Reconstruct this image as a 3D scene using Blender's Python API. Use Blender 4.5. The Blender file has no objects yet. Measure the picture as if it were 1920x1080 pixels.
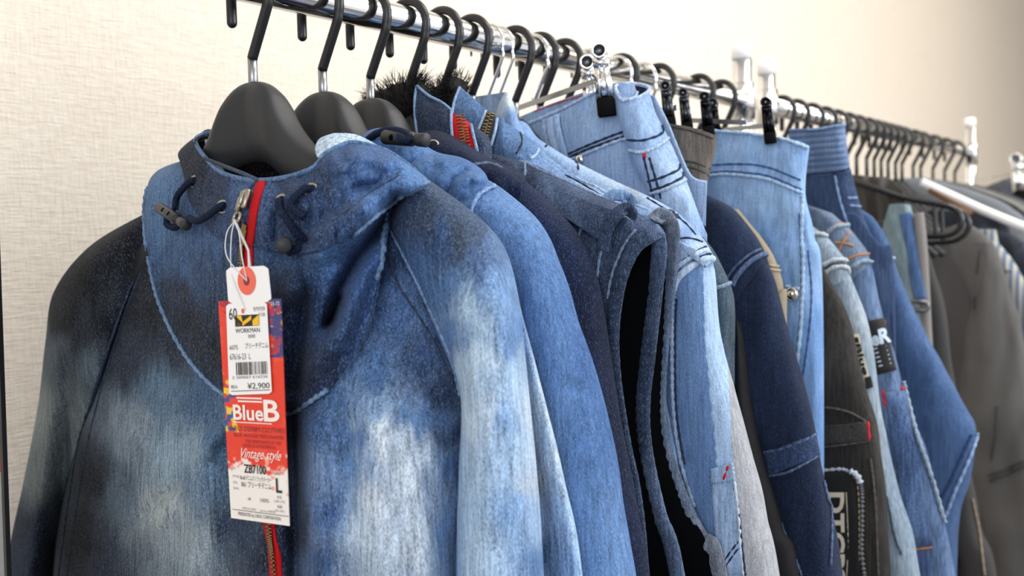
import bpy, math, random
import numpy as np
from mathutils import Vector, Matrix
from mathutils.bvhtree import BVHTree
random.seed(7)
COL = bpy.context.scene.collection
# ------------------------------------------------------------------ camera
F = 1900.0; CX, CY = 960.0, 540.0
VPX, VPY = 2400.0, 422.0
def nrm(a):
    a = np.array(a, float); return a / np.linalg.norm(a)
EX = nrm([VPX-CX, VPY-CY, F])                       # rail direction, in camera axes (x right, y down, z forward)
hz = np.array([0.0, 462.0-CY, F])                   # a second point of the horizon: slight roll
EZ = nrm(np.cross(hz, EX))
if EZ[1] > 0: EZ = -EZ
EY = np.cross(EZ, EX)
RAIL_Z = 1.45; Z1 = 0.665
d0 = np.array([(485-CX)/F, (-24-CY)/F, 1.0]) * Z1
CAM = np.array([0, 0, RAIL_Z]) - np.array([d0@EX, d0@EY, d0@EZ])
M = np.array([EX, EY, EZ])                          # camera axes -> world
def rays(u, v):
    u = np.asarray(u, float); v = np.asarray(v, float)
    c = np.stack([(u-CX)/F, (v-CY)/F, np.ones_like(u)], -1)
    return c @ M.T
def PX(u, v, X):                                    # point of plane X = const seen at u,v
    r = rays(u, v); t = (np.asarray(X, float)-CAM[0])/r[..., 0]
    return CAM + r*t[..., None]
def PY(u, v, Y):
    r = rays(u, v); t = (np.asarray(Y, float)-CAM[1])/r[..., 1]
    return CAM + r*t[..., None]
def proj(p):
    c = (np.asarray(p, float)-CAM) @ M
    return CX+F*c[..., 0]/c[..., 2], CY+F*c[..., 1]/c[..., 2]
cd = bpy.data.cameras.new('camera'); cam = bpy.data.objects.new('camera', cd); COL.objects.link(cam)
cd.sensor_width = 36; cd.lens = F/1920*36; cd.clip_start = 0.01
R = Matrix(((M[0,0], -M[0,1], -M[0,2]), (M[1,0], -M[1,1], -M[1,2]), (M[2,0], -M[2,1], -M[2,2])))
cam.matrix_world = Matrix.Translation(Vector(CAM)) @ R.to_4x4()
cd.dof.use_dof = True; cd.dof.focus_distance = 0.66; cd.dof.aperture_fstop = 8.0
sc = bpy.context.scene; sc.camera = cam
sc.view_settings.view_transform = 'Standard'; sc.view_settings.look = 'None'
sc.view_settings.gamma = 1; sc.view_settings.use_curve_mapping = False
sc.view_settings.exposure = 0.08
# ------------------------------------------------------------------ light
w = bpy.data.worlds.new('world'); sc.world = w; w.use_nodes = True
w.node_tree.nodes['Background'].inputs[0].default_value = (0.93, 0.95, 1.0, 1)
w.node_tree.nodes['Background'].inputs[1].default_value = 0.95
def area(name, loc, target, sx, sy, power, color):
    l = bpy.data.lights.new(name, 'AREA'); l.shape = 'RECTANGLE'; l.size = sx; l.size_y = sy
    l.energy = power; l.color = color
    o = bpy.data.objects.new(name, l); COL.objects.link(o); o.location = loc
    o.rotation_euler = (Vector(target)-Vector(loc)).to_track_quat('-Z', 'Y').to_euler()
    return o
area('window_daylight', (1.5, -2.3, 2.05), (0.9, 0, 1.3), 2.2, 1.3, 52, (0.96, 0.98, 1.0))
area('ceiling_panel_light', (0.9, -0.55, 2.5), (0.9, -0.2, 1.2), 1.6, 0.5, 15, (1.0, 0.97, 0.93))
area('front_fill_light', (-2.2, -1.3, 1.9), (0, 0, 1.3), 1.4, 1.1, 20, (0.95, 0.97, 1.0))  # added fill from the camera side, brightens tag and anorak; no real window
area('far_warm_fill', (3.0, -0.9, 2.55), (3.0, -0.5, 1.0), 1.4, 0.6, 11, (1.0, 0.84, 0.66))  # added lamp that warms the far wall; no fixture seen there
# ------------------------------------------------------------------ helpers
def lin(c):
    if isinstance(c, str):
        c = [int(c.lstrip('#')[i:i+2], 16)/255 for i in (0, 2, 4)]
    return tuple(x/12.92 if x <= 0.04045 else ((x+0.055)/1.055)**2.4 for x in c)
def empty(name, label, cat, loc=(0, 0, 0), group=None):
    o = bpy.data.objects.new(name, None); COL.objects.link(o); o.location = loc; o.empty_display_size = .02
    tag(o, label, cat, group); return o
def tag(o, label=None, cat=None, group=None, kind=None):
    if label: o['label'] = label
    if cat: o['category'] = cat
    if group: o['group'] = group
    if kind: o['kind'] = kind
    return o
def obj(name, vf, mat, parent=None, smooth=True, col=None, solid=0, label=None, kind=None):
    v, f = vf
    me = bpy.data.meshes.new(name)
    me.from_pydata(np.asarray(v, float).tolist(), [], [tuple(int(i) for i in x) for x in f]); me.update()
    if smooth: me.polygons.foreach_set('use_smooth', [True]*len(me.polygons))
    if col is not None:
        a = me.color_attributes.new('col', 'FLOAT_COLOR', 'POINT')
        c = np.ones((len(me.vertices), 4)); c[:, :3] = col; a.data.foreach_set('color', c.ravel())
    me.materials.append(mat)
    o = bpy.data.objects.new(name, me); COL.objects.link(o)
    if parent is not None:
        o.parent = parent
        pl = parent.matrix_world.translation if False else world_loc(parent)
        o.location = Vector((0, 0, 0)) - pl
    if solid:
        m = o.modifiers.new('thickness', 'SOLIDIFY'); m.thickness = solid; m.offset = 0
    if label: o['label'] = label
    if kind: o['kind'] = kind
    return o
def world_loc(o):
    p = Vector((0, 0, 0))
    while o is not None: p = p + o.location; o = o.parent
    return p
def join(*vfs):
    V = []; Fs = []; n = 0
    for v, f in vfs:
        v = np.asarray(v, float).reshape(-1, 3)
        V.append(v); Fs += [tuple(int(i)+n for i in x) for x in f]; n += len(v)
    return np.concatenate(V), Fs
def box(x0, x1, y0, y1, z0, z1):
    v = [(x, y, z) for x in (x0, x1) for y in (y0, y1) for z in (z0, z1)]
    return np.array(v), [(0,1,3,2),(4,6,7,5),(0,4,5,1),(2,3,7,6),(0,2,6,4),(1,5,7,3)]
def rbox(c, s, b=0.15, R=None):                     # chamfered box, centre, size
    hx, hy, hz_ = [a/2 for a in s]; k = min(hx, hy, hz_)*b*2
    pts = []
    for sx in (-1, 1):
        for sy in (-1, 1):
            for sz in (-1, 1):
                pts += [(sx*(hx-k), sy*(hy-k), sz*hz_), (sx*(hx-k), sy*hy, sz*(hz_-k)), (sx*hx, sy*(hy-k), sz*(hz_-k))]
    import bmesh
    bm = bmesh.new()
    for p in pts: bm.verts.new(p)
    bmesh.ops.convex_hull(bm, input=bm.verts); bm.verts.index_update()
    v = np.array([x.co[:] for x in bm.verts]); f = [tuple(q.index for q in x.verts) for x in bm.faces]; bm.free()
    if R is not None: v = v @ np.array(R).T
    return v+np.array(c), f
def catmull(P, m):                                  # P (k, ...) control -> m samples
    P = np.asarray(P, float); k = len(P)
    if k == 1: return np.repeat(P, m, 0)
    t = np.linspace(0, k-1, m); i = np.minimum(t.astype(int), k-2); s = t-i
    a = P[np.maximum(i-1, 0)]; b = P[i]; c = P[i+1]; d = P[np.minimum(i+2, k-1)]
    s = s.reshape((-1,)+(1,)*(P.ndim-1))
    return 0.5*((2*b)+(-a+c)*s+(2*a-5*b+4*c-d)*s*s+(-a+3*b-3*c+d)*s**3)
def resample(P, m):                                 # by arc length, smooth
    Q = catmull(P, max(200, m*4)); L = np.concatenate([[0], np.cumsum(np.linalg.norm(np.diff(Q, axis=0), axis=1))])
    t = np.linspace(0, L[-1], m)
    return np.stack([np.interp(t, L, Q[:, j]) for j in range(Q.shape[1])], -1)
def grid_faces(nr, nc, wrap=False):
    f = []
    for i in range(nr-1):
        for j in range(nc-1 if not wrap else nc):
            k = (j+1) % nc
            f.append((i*nc+j, i*nc+k, (i+1)*nc+k, (i+1)*nc+j))
    return f
_h = np.random.RandomState(3).rand(4096)
def vnoise(p):                                      # value noise, -1..1
    p = np.asarray(p, float); i = np.floor(p).astype(int); f = p-i; f = f*f*(3-2*f)
    def h(a, b, c): return _h[(a*73+b*179+c*283+(a*b) % 31) & 4095]
    r = 0
    for dx in (0, 1):
        for dy in (0, 1):
            for dz in (0, 1):
                wgt = (f[..., 0] if dx else 1-f[..., 0])*(f[..., 1] if dy else 1-f[..., 1])*(f[..., 2] if dz else 1-f[..., 2])
                r = r + wgt*h(i[..., 0]+dx, i[..., 1]+dy, i[..., 2]+dz)
    return r*2-1
def frames(P):
    P = np.asarray(P, float); T = np.gradient(P, axis=0); T /= np.linalg.norm(T, axis=1)[:, None]+1e-12
    n = np.cross(T[0], [1, 0, 0])
    if np.linalg.norm(n) < .1: n = np.cross(T[0], [0, 1, 0])
    n = nrm(n); N = [n]
    for t in T[1:]:
        n = n-t*(n@t); n = nrm(n); N.append(n)
    N = np.array(N); return T, N, np.cross(T, N)
def pipe(P, r, seg=8, cap=True, squash=1.0):
    P = np.asarray(P, float); n = len(P); r = np.broadcast_to(np.asarray(r, float), (n,))
    T, N, B = frames(P); a = np.linspace(0, 2*math.pi, seg, endpoint=False)
    v = P[:, None]+r[:, None, None]*(np.cos(a)[None, :, None]*N[:, None]+squash*np.sin(a)[None, :, None]*B[:, None])
    v = v.reshape(-1, 3); f = grid_faces(n, seg, True)
    if cap: f += [tuple(range(seg))[::-1], tuple(range((n-1)*seg, n*seg))]
    return v, f
def capsule(P, r, seg=10):                          # pipe with a domed far end
    P = np.asarray(P, float); d = nrm(P[-1]-P[-2]); k = np.array([.35, .65, .87, .97])
    Q = np.concatenate([P, P[-1]+d*(r*k)[:, None]]); rr = np.concatenate([[r]*len(P), r*np.sqrt(1-k*k)])
    return pipe(Q, rr, seg)
def lathe(prof, c, axis, seg=20):                   # prof [(r, h)]
    axis = nrm(axis); a = nrm(np.cross(axis, [0.3, 0.1, 0.9] if abs(axis[2]) < .9 else [1, 0, 0])); b = np.cross(axis, a)
    th = np.linspace(0, 2*math.pi, seg, endpoint=False); v = []
    for r, h in prof: v.append(np.array(c)+axis*h+r*(np.cos(th)[:, None]*a+np.sin(th)[:, None]*b))
    v = np.concatenate(v); f = grid_faces(len(prof), seg, True)
    f += [tuple(range(seg))[::-1], tuple(range((len(prof)-1)*seg, len(prof)*seg))]
    return v, f
def torus(c, axis, R_, r, seg=24, s2=8):
    axis = nrm(axis); a = nrm(np.cross(axis, [0.3, 0.1, 0.9])); b = np.cross(axis, a)
    v = []
    for t in np.linspace(0, 2*math.pi, seg, endpoint=False):
        e = math.cos(t)*a+math.sin(t)*b
        for p in np.linspace(0, 2*math.pi, s2, endpoint=False): v.append(np.array(c)+e*(R_+r*math.cos(p))+axis*r*math.sin(p))
    f = []
    for i in range(seg):
        for j in range(s2):
            f.append((i*s2+j, i*s2+(j+1) % s2, ((i+1) % seg)*s2+(j+1) % s2, ((i+1) % seg)*s2+j))
    return np.array(v), f
def poly_dist(u, v, pl):                            # distance in px to polyline
    d = np.full(np.shape(u), 1e9)
    for (a, b), (c, e) in zip(pl[:-1], pl[1:]):
        L = (c-a)**2+(e-b)**2; t = np.clip(((u-a)*(c-a)+(v-b)*(e-b))/L, 0, 1)
        d = np.minimum(d, np.hypot(u-a-t*(c-a), v-b-t*(e-b)))
    return d
# ------------------------------------------------------------------ materials
def newmat(name):
    m = bpy.data.materials.new(name); m.use_nodes = True
    return m, m.node_tree, m.node_tree.nodes['Principled BSDF']
def plain(name, c, rough=.5, metal=0., spec=None, bump=0, scale=200, coat=0):
    m, nt, b = newmat(name); b.inputs['Base Color'].default_value = (*lin(c), 1)
    b.inputs['Roughness'].default_value = rough; b.inputs['Metallic'].default_value = metal
    if spec is not None: b.inputs['Specular IOR Level'].default_value = spec
    if coat: b.inputs['Coat Weight'].default_value = coat
    tc = nt.nodes.new('ShaderNodeTexCoord'); n = nt.nodes.new('ShaderNodeTexNoise'); n.inputs['Scale'].default_value = scale
    nt.links.new(tc.outputs['Object'], n.inputs['Vector'])
    mr = nt.nodes.new('ShaderNodeMapRange'); mr.inputs[3].default_value = max(rough-.06, .02); mr.inputs[4].default_value = rough+.08
    nt.links.new(n.outputs['Fac'], mr.inputs[0]); nt.links.new(mr.outputs[0], b.inputs['Roughness'])
    if bump:
        bp = nt.nodes.new('ShaderNodeBump'); bp.inputs['Strength'].default_value = bump; bp.inputs['Distance'].default_value = .001
        nt.links.new(n.outputs['Fac'], bp.inputs['Height']); nt.links.new(bp.outputs[0], b.inputs['Normal'])
    return m
def denim(name, base, fade=None, fade_amt=.5, speck=.4, scale=1.0, attr=False, streak=.35, thread='#c3cfdf'):
    m, nt, b = newmat(name); N = nt.nodes.new; L = nt.links.new
    b.inputs['Roughness'].default_value = .85; b.inputs['Specular IOR Level'].default_value = .12
    try: b.inputs['Sheen Weight'].default_value = .03; b.inputs['Sheen Roughness'].default_value = .5
    except Exception: pass
    tc = N('ShaderNodeTexCoord')
    def noise(sc3, rot=0, detail=2.0, s=1.0, rough=.5):
        mp = N('ShaderNodeMapping'); mp.inputs['Scale'].default_value = sc3; mp.inputs['Rotation'].default_value = (rot, 0, 0)
        mp.vector_type = 'TEXTURE' if False else 'POINT'
        L(tc.outputs['Object'], mp.inputs['Vector']); n = N('ShaderNodeTexNoise'); n.inputs['Scale'].default_value = s
        n.inputs['Detail'].default_value = detail; n.inputs['Roughness'].default_value = rough
        L(mp.outputs[0], n.inputs['Vector']); return n.outputs['Fac']
    def mr(x, a, b_, c=0, d=1):
        n = N('ShaderNodeMapRange'); n.inputs[1].default_value = a; n.inputs[2].default_value = b_; n.inputs[3].default_value = c; n.inputs[4].default_value = d
        L(x, n.inputs[0]); return n.outputs[0]
    def mix(f, a, b_, mode='MIX'):
        n = N('ShaderNodeMix'); n.data_type = 'RGBA'; n.blend_type = mode
        if isinstance(f, float): n.inputs[0].default_value = f
        else: L(f, n.inputs[0])
        for i, x in ((6, a), (7, b_)):
            if isinstance(x, tuple): n.inputs[i].default_value = x
            else: L(x, n.inputs[i])
        return n.outputs[2]
    if attr:
        at = N('ShaderNodeAttribute'); at.attribute_name = 'col'; c = at.outputs['Color']
    else:
        c = (*lin(base), 1)
    big = noise((7, 7, 4), 0, 4, 1.6, .6)
    if fade is not None: c = mix(mr(big, .42, .68, 0, fade_amt), c, (*lin(fade), 1))
    st = noise((480*scale, 480*scale, 34*scale), 0, 2)
    c = mix(mr(st, .3, .7, 0, streak), c, (1.35, 1.35, 1.32, 1), 'MULTIPLY') if False else c
    tw = noise((1350*scale, 1350*scale, 560*scale), .45, 1.0)
    hs = N('ShaderNodeHueSaturation'); hs.inputs['Saturation'].default_value = .96; L(c, hs.inputs['Color']) if not isinstance(c, tuple) else setattr(hs.inputs['Color'], 'default_value', c)
    mad = N('ShaderNodeMath'); mad.operation = 'ADD'
    L(mr(st, .3, .7, .86-streak*.75, .86+streak*.75), mad.inputs[0]); L(mr(tw, .3, .7, -speck*.55, speck*.55), mad.inputs[1])
    L(mad.outputs[0], hs.inputs['Value']); c = hs.outputs['Color']
    c = mix(mr(tw, .56, .74, 0, min(1., speck*1.5)), c, mix(.22, c, (*lin(thread), 1)))
    L(c, b.inputs['Base Color'])
    bp = N('ShaderNodeBump'); bp.inputs['Strength'].default_value = .5; bp.inputs['Distance'].default_value = .0012
    L(tw, bp.inputs['Height'])
    wr = noise((45, 45, 30), .3, 3, 1.0, .55)
    bp2 = N('ShaderNodeBump'); bp2.inputs['Strength'].default_value = .4; bp2.inputs['Distance'].default_value = .005
    L(wr, bp2.inputs['Height']); L(bp.outputs[0], bp2.inputs['Normal']); L(bp2.outputs[0], b.inputs['Normal'])
    return m
CHROME = plain('chrome', '#e6e6e6', .08, 1.0, scale=30)
STEEL = plain('brushed_steel', '#9a9da0', .3, 1.0)
BLACKRUB = plain('black_rubber_coating', '#1a1b1d', .34, 0, .5)
BLACKPL = plain('matt_black_plastic', '#2b2c2f', .45, 0, .35, .08, 900)
BLACKSOFT = plain('black_soft_pad', '#070708', .8, 0, .15)
NICKEL = plain('aged_nickel', '#a39d90', .3, 1.0)
BRASS = plain('antique_brass', '#8d7a58', .35, 1.0)
REDTAPE = plain('red_zip_tape', '#b8121a', .75, 0, .2, .4, 1500)
REDTHREAD = plain('red_thread', '#c01420', .8)
DARKTAPE = plain('charcoal_zip_tape', '#26262a', .8)
CORD = plain('navy_cord', '#141f36', .8, 0, .2, .3, 1200)
THREADD = plain('dark_navy_thread', '#141b2c', .9)
THREADL = plain('pale_blue_thread', '#9fb4d2', .9)
THREADO = plain('orange_thread', '#b5783a', .9)
WHITETH = plain('white_thread', '#d9dce0', .7)
FUR = plain('black_fur', '#0b0b0c', .8, 0, .3)
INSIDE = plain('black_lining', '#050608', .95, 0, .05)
# ------------------------------------------------------------------ room
def wallmat():
    m, nt, b = newmat('woven_wallpaper'); N = nt.nodes.new; L = nt.links.new
    b.inputs['Roughness'].default_value = .85; b.inputs['Specular IOR Level'].default_value = .15
    tc = N('ShaderNodeTexCoord'); hs = []
    for sc3 in ((60, 1, 420), (420, 1, 60)):
        mp = N('ShaderNodeMapping'); mp.inputs['Scale'].default_value = sc3; L(tc.outputs['Object'], mp.inputs['Vector'])
        n = N('ShaderNodeTexNoise'); n.inputs['Scale'].default_value = 1; n.inputs['Detail'].default_value = 2; L(mp.outputs[0], n.inputs['Vector']); hs.append(n.outputs['Fac'])
    a = N('ShaderNodeMath'); a.operation = 'ADD'; L(hs[0], a.inputs[0]); L(hs[1], a.inputs[1])
    bp = N('ShaderNodeBump'); bp.inputs['Strength'].default_value = .75; bp.inputs['Distance'].default_value = .0016; L(a.outputs[0], bp.inputs['Height'])
    L(bp.outputs[0], b.inputs['Normal'])
    mr = N('ShaderNodeMapRange'); mr.inputs[1].default_value = .6; mr.inputs[2].default_value = 1.4; L(a.outputs[0], mr.inputs[0])
    mx = N('ShaderNodeMix'); mx.data_type = 'RGBA'; L(mr.outputs[0], mx.inputs[0])
    mx.inputs[6].default_value = (*lin('#dacfc0'), 1); mx.inputs[7].default_value = (*lin('#e9e1d4'), 1); L(mx.outputs[2], b.inputs['Base Color'])
    return m
WALL_Y = 0.43
WALL = wallmat()
tag(obj('wall_left', box(-3, 7, WALL_Y, WALL_Y+.1, 0, 2.7), WALL, smooth=False), kind='structure')
tag(obj('wall_back', box(7, 7.1, -4, WALL_Y+.1, 0, 2.7), WALL, smooth=False), kind='structure')
FLOORM = plain('grey_vinyl_floor', '#8d8780', .5, scale=8)
tag(obj('floor', box(-3, 7, -4, WALL_Y, -.1, 0), FLOORM, smooth=False), kind='structure')
tag(obj('ceiling', box(-3, 7, -4, WALL_Y, 2.7, 2.8), plain('white_ceiling', '#f2efe9', .9), smooth=False), kind='structure')
tag(obj('baseboard_left', box(-3, 7, WALL_Y-.012, WALL_Y, 0, .07), plain('dark_baseboard', '#5d554c', .5), smooth=False), kind='structure')
# ------------------------------------------------------------------ racks
RR = 0.0117
def rail_x(u, v=None):
    r = rays(u, 422-.233*(2400-u)); t = -CAM[1]/r[1]; return (CAM+r*t)[0]
XP1, XP2, XP3 = rail_x(1392), rail_x(1438), rail_x(1819)
def rack(x0, x1, label, ht0, ht1, pr):
    t = empty('clothes_rack', label, 'clothes rack', (x0, 0, 0))
    obj('rail', pipe([(x, 0, RAIL_Z) for x in np.linspace(x0-.012, x1+.012, 4)], RR, 32), CHROME, t)
    for x, h in ((x0, ht0), (x1, ht1)):
        p = obj('post', pipe([(x, 0, z) for z in (.06, .6, 1.2, RAIL_Z+h)], pr, 24), CHROME, t)
        obj('post_cap', lathe([(pr*1.03, -.012), (pr*1.03, .002), (pr*.95, .005), (pr*.6, .0075), (0.0005, .008)], (x, 0, RAIL_Z+h), (0, 0, 1)), plain('clear_white_cap', '#fdfdfd', .35), p)
        obj('rail_bracket', pipe([(x, 0, RAIL_Z-.025), (x, 0, RAIL_Z+.02)], pr*1.25, 24), CHROME, t)
        obj('foot', pipe([(x, y, .045) for y in (-.24, -.1, .1, .24)], .014, 16), CHROME, t)
    obj('lower_rail', pipe([(x, 0, .2) for x in np.linspace(x0, x1, 4)], .01, 20), CHROME, t)
    return t
rack(-.62, XP1, 'chrome clothes rack holding the bleached anorak and light jeans, nearest the camera', .07, .062, .0125)
rack(XP2, XP3, 'second chrome clothes rack with the dense row of black hangers, farther away', .052, .068, .0115)
#@@HANGERS
# ------------------------------------------------------------------ hangers
def hook_path(r=.0035, tipz=-.0215):
    Rh = RR+r+.0042; cz = RR+r-Rh
    pts = [(0, -.0625), (0, -.054), (0, -.0475), (-.002, -.0435), (-.0165, -.0165)]
    for a in np.radians(np.arange(-22, 181, 14)):
        pts.append((-Rh*math.cos(a), cz+Rh*math.sin(a)))
    pts += [(Rh, cz-.006), (Rh, tipz)]
    return np.array(pts)
def head_mesh(L=.172, drop=.055, tk=.011):
    ys = np.array([0, .006, .012, .018, .0235, .028, .033, .040, .052, .075, .10, .13, .155, L])
    top = -.0625-np.array([0, .0005, .002, .0055, .0105, .017, .0255, .0345, .045, .0590, .081, .104, .121, .133])
    bot = -.0625-np.array([.053, .0535, .0545, .0565, .059, .062, .0655, .069, .075, .088, .106, .128, .144, .147])
    th = tk*np.array([.78, .85, .95, 1.05, 1.15, 1.2, 1.2, 1.2, 1.1, .85, .72, .7, .7, .5])
    ys = np.concatenate([-ys[:0:-1], ys]); top = np.concatenate([top[:0:-1], top]); bot = np.concatenate([bot[:0:-1], bot]); th = np.concatenate([th[:0:-1], th])
    C = catmull(np.stack([ys, top, bot, th], -1), 121)
    a = np.linspace(0, 2*math.pi, 28, endpoint=False); v = []
    for y, t, b_, k in C:
        h = (t-b_)/2; c = (t+b_)/2
        sx = np.sign(np.cos(a))*np.abs(np.cos(a))**.7; sz = np.sign(np.sin(a))*np.abs(np.sin(a))**.8
        v.append(np.stack([k*sx, np.full_like(a, y), c+h*sz], -1))
    v = np.concatenate(v); n = len(C)
    f = grid_faces(n, 28, True)+[tuple(range(28))[::-1], tuple(range((n-1)*28, n*28))]
    return v, f
def yz(P, x=0): P = np.asarray(P); return np.stack([np.full(len(P), x), P[:, 0], P[:, 1]], -1)
def shift(vf, d): return (np.asarray(vf[0])+np.array(d), vf[1])
def black_hanger(x, label, group=None, full=True, rot=0., dn=0.):
    t = empty('coat_hanger', label, 'hanger', (x, 0, RAIL_Z), group)
    H = hook_path(); sm = np.concatenate([H[:5], H[5:]]); o = (x, 0, RAIL_Z)
    obj('hook', shift(capsule(yz(resample(H[2:], 60)), .0034, 14), o), BLACKRUB, t)
    obj('metal_neck', shift(pipe(yz([(0, -.07-dn), (0, -.06), (0, -.047)]), .0031, 14), o), BLACKRUB if dn else STEEL, t)
    if full: obj('hanger_body', shift(head_mesh(), o), BLACKPL, t)
    else:
        P = [(-.13, -.19), (-.09, -.155), (-.045, -.112), (-.018, -.082), (0, -.066), (.018, -.082), (.045, -.112), (.09, -.155), (.13, -.19)]
        obj('hanger_body', shift(pipe(yz(resample(np.array(P)-np.array([0, dn]), 30)), .0055, 10), o), BLACKPL, t)
    if rot:
        t.rotation_euler.z = rot
    return t
def hx(u, v):                                       # where along the rail a hanger's bend seen at u,v hangs
    return float(PY(u, v, 0.)[0])
HX = {k: hx(u, v) for k, (u, v) in dict(h1=(473,107), h2=(604,123), h3=(694,142), h4=(767,153), h5=(830,163), h6=(885,172),
      w7=(915,168), w8=(934,172), h9=(966,185), h10=(1012,192), h11=(1058,192), c12=(1100,200), h13=(1165,217), h14=(1235,230), h15=(1310,243), h16=(1352,250),
      h17=(1465,275), h18=(1492,280)).items()}
print('HX', {k: round(v, 3) for k, v in HX.items()}, 'posts', round(XP1, 3), round(XP2, 3), round(XP3, 3), 'cam', CAM)
ORD = dict(h1='frontmost, inside the bleached anorak', h2='second from the front, inside the mid-blue anorak', h3='third from the front, inside the dark indigo anorak')
for k in ('h1', 'h2', 'h3'):
    black_hanger(HX[k], 'matt black moulded coat hanger, '+ORD[k], 'moulded black hangers on the near rack')
for k, s in (('h4', 'with the fur-collared dark vest, fourth from the front'), ('h5', 'with the fur-collared blue vest, fifth from the front'), ('h6', 'with the pale denim jacket, just before two wire hooks'),
             ('h9', 'just behind the two thin chrome wire hooks'), ('h10', 'second behind the two chrome wire hooks, shiny hook'), ('h11', 'close in front of the chrome trouser clip'),
             ('h13', 'first hook behind the chrome trouser clip'), ('h14', 'second hook behind the chrome trouser clip'), ('h15', 'next to last hook before the first rack post'), ('h16', 'last hook before the first rack post')):
    black_hanger(HX[k], 'black coated coat hanger hook '+s, 'moulded black hangers on the near rack', full=k in ('h4', 'h5', 'h6'))

# ------------------------------------------------------------------ garment helpers
def loft(curves, nu, nv, X, relief=None, wob=.0012, off=0.):
    C = np.stack([catmull(np.array(c, float), nv) for c in curves])     # (k, nv, 3)
    G = catmull(C, nu)                                                   # (nu, nv, 3)
    u, v, d = G[..., 0], G[..., 1], G[..., 2]+off
    if relief is not None: d = d+relief(u, v)
    if wob:
        q = np.stack([u/26., v/60., np.full_like(u, X*50)], -1)
        d = d+wob*vnoise(q)+wob*.5*vnoise(q*2.3+7)
    return PX(u, v, X-d).reshape(-1, 3), grid_faces(nu, nv), (u.ravel(), v.ravel())
def shepard(samples, u, v, warp=14., pw=3.2):
    u = u+warp*vnoise(np.stack([u/22, v/90, u*0], -1))+warp*.5*vnoise(np.stack([u/7, v/40, u*0+3], -1))
    v = v+warp*1.6*vnoise(np.stack([u/18, v/60, u*0+9], -1))
    P = np.array([(a, b) for a, b, c in samples], float); C = np.array([lin(c) for a, b, c in samples])
    out = np.zeros((len(u), 3)); W = np.zeros(len(u))
    for p, c in zip(P, C):
        w_ = 1/(((u-p[0])**2+((v-p[1])*.85)**2)+80)**(pw/2); out += w_[:, None]*c; W += w_
    return out/W[:, None]
def bvh_of(*objs):
    V = []; Fs = []; n = 0
    for o in objs:
        wl = world_loc(o); V += [tuple(q.co+wl) for q in o.data.vertices]
        Fs += [tuple(i+n for i in p.vertices) for p in o.data.polygons]; n = len(V)
    return BVHTree.FromPolygons(V, Fs)
def on(b, u, v, lift=.0, X=None):                   # point of the cloth seen at u,v
    r = nrm(rays(u, v)); h = b.ray_cast(Vector(CAM), Vector(r))
    if h[0] is None:
        h = b.find_nearest(Vector(PX(u, v, X if X is not None else 0.)))
    p = np.array(h[0]); n = np.array(h[1]); n = -n if n@r > 0 else n
    return p+n*lift, n
def surf_line(b, pl, step=4., lift=0., X=None):
    P = np.array(pl, float); Q = catmull(P, max(8, int(np.sum(np.linalg.norm(np.diff(P, axis=0), axis=1))/step)))
    R_ = [on(b, a, c, lift, X) for a, c in Q]
    p = np.array([x[0] for x in R_]); k = np.array([.25, .5, .25])
    if len(p) > 4:
        q = p.copy(); q[1:-1] = .25*p[:-2]+.5*p[1:-1]+.25*p[2:]; p = q
    return p, np.array([x[1] for x in R_])
def seam(name, b, pl, mat, parent, r=.0009, step=4., X=None, wav=.25, flat=.7, label=None):
    p, n = surf_line(b, pl, step, r*.75+.0003, X)
    rr = r*(1+wav*np.sin(np.arange(len(p))*1.7+np.random.RandomState(len(p)).rand()*6))
    return obj(name, pipe(p, rr, 6), mat, parent, label=label)
def dashes(P, L=.0026, gap=.0012, r=.00033):
    seg = np.linalg.norm(np.diff(P, axis=0), axis=1); s = np.concatenate([[0], np.cumsum(seg)]); out = []
    t = 0
    while t+L < s[-1]:
        a = np.array([np.interp(t, s, P[:, j]) for j in range(3)]); c = np.array([np.interp(t+L, s, P[:, j]) for j in range(3)])
        out.append(pipe([a, (a+c)/2, c], [r*.6, r, r*.6], 4)); t += L+gap
    return join(*out) if out else (np.zeros((0, 3)), [])
def stitch(b, pls, mat, parent, L=.0026, gap=.0012, r=.00033, X=None, name='stitching', step=5.):
    vf = []
    for pl in pls:
        p, n = surf_line(b, pl, step, r*.6, X); vf.append(dashes(p, L, gap, r))
    return obj(name, join(*vf), mat, parent)
def braid(P, r, turns=None, strands=3):
    P = np.asarray(P, float); L = np.sum(np.linalg.norm(np.diff(P, axis=0), axis=1)); n = max(20, int(L/.0006)); Q = resample(P, n)
    T, N, B = frames(Q); turns = turns or L/.0075; out = []
    for k in range(strands):
        for sgn in (1, -1):
            a = np.linspace(0, 2*math.pi*turns, n)*sgn+2*math.pi*k/strands
            out.append(pipe(Q+r*.55*(np.cos(a)[:, None]*N+np.sin(a)[:, None]*B), r*.5, 6))
    return join(*out)
def eyelet(b, u, v, Ro, parent, tilt=None):
    p, n = on(b, u, v, .0004)
    n = nrm(n*.6+nrm(CAM-p)*.4) if tilt is None else nrm(tilt)
    e = obj('eyelet', torus(p, n, Ro, Ro*.26, 28, 10), NICKEL, parent)
    obj('eyelet_hole', lathe([(Ro*.85, -.0002), (Ro*.8, .0001), (.0001, .0001)], p, n), INSIDE, e)
    return p, n
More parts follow.
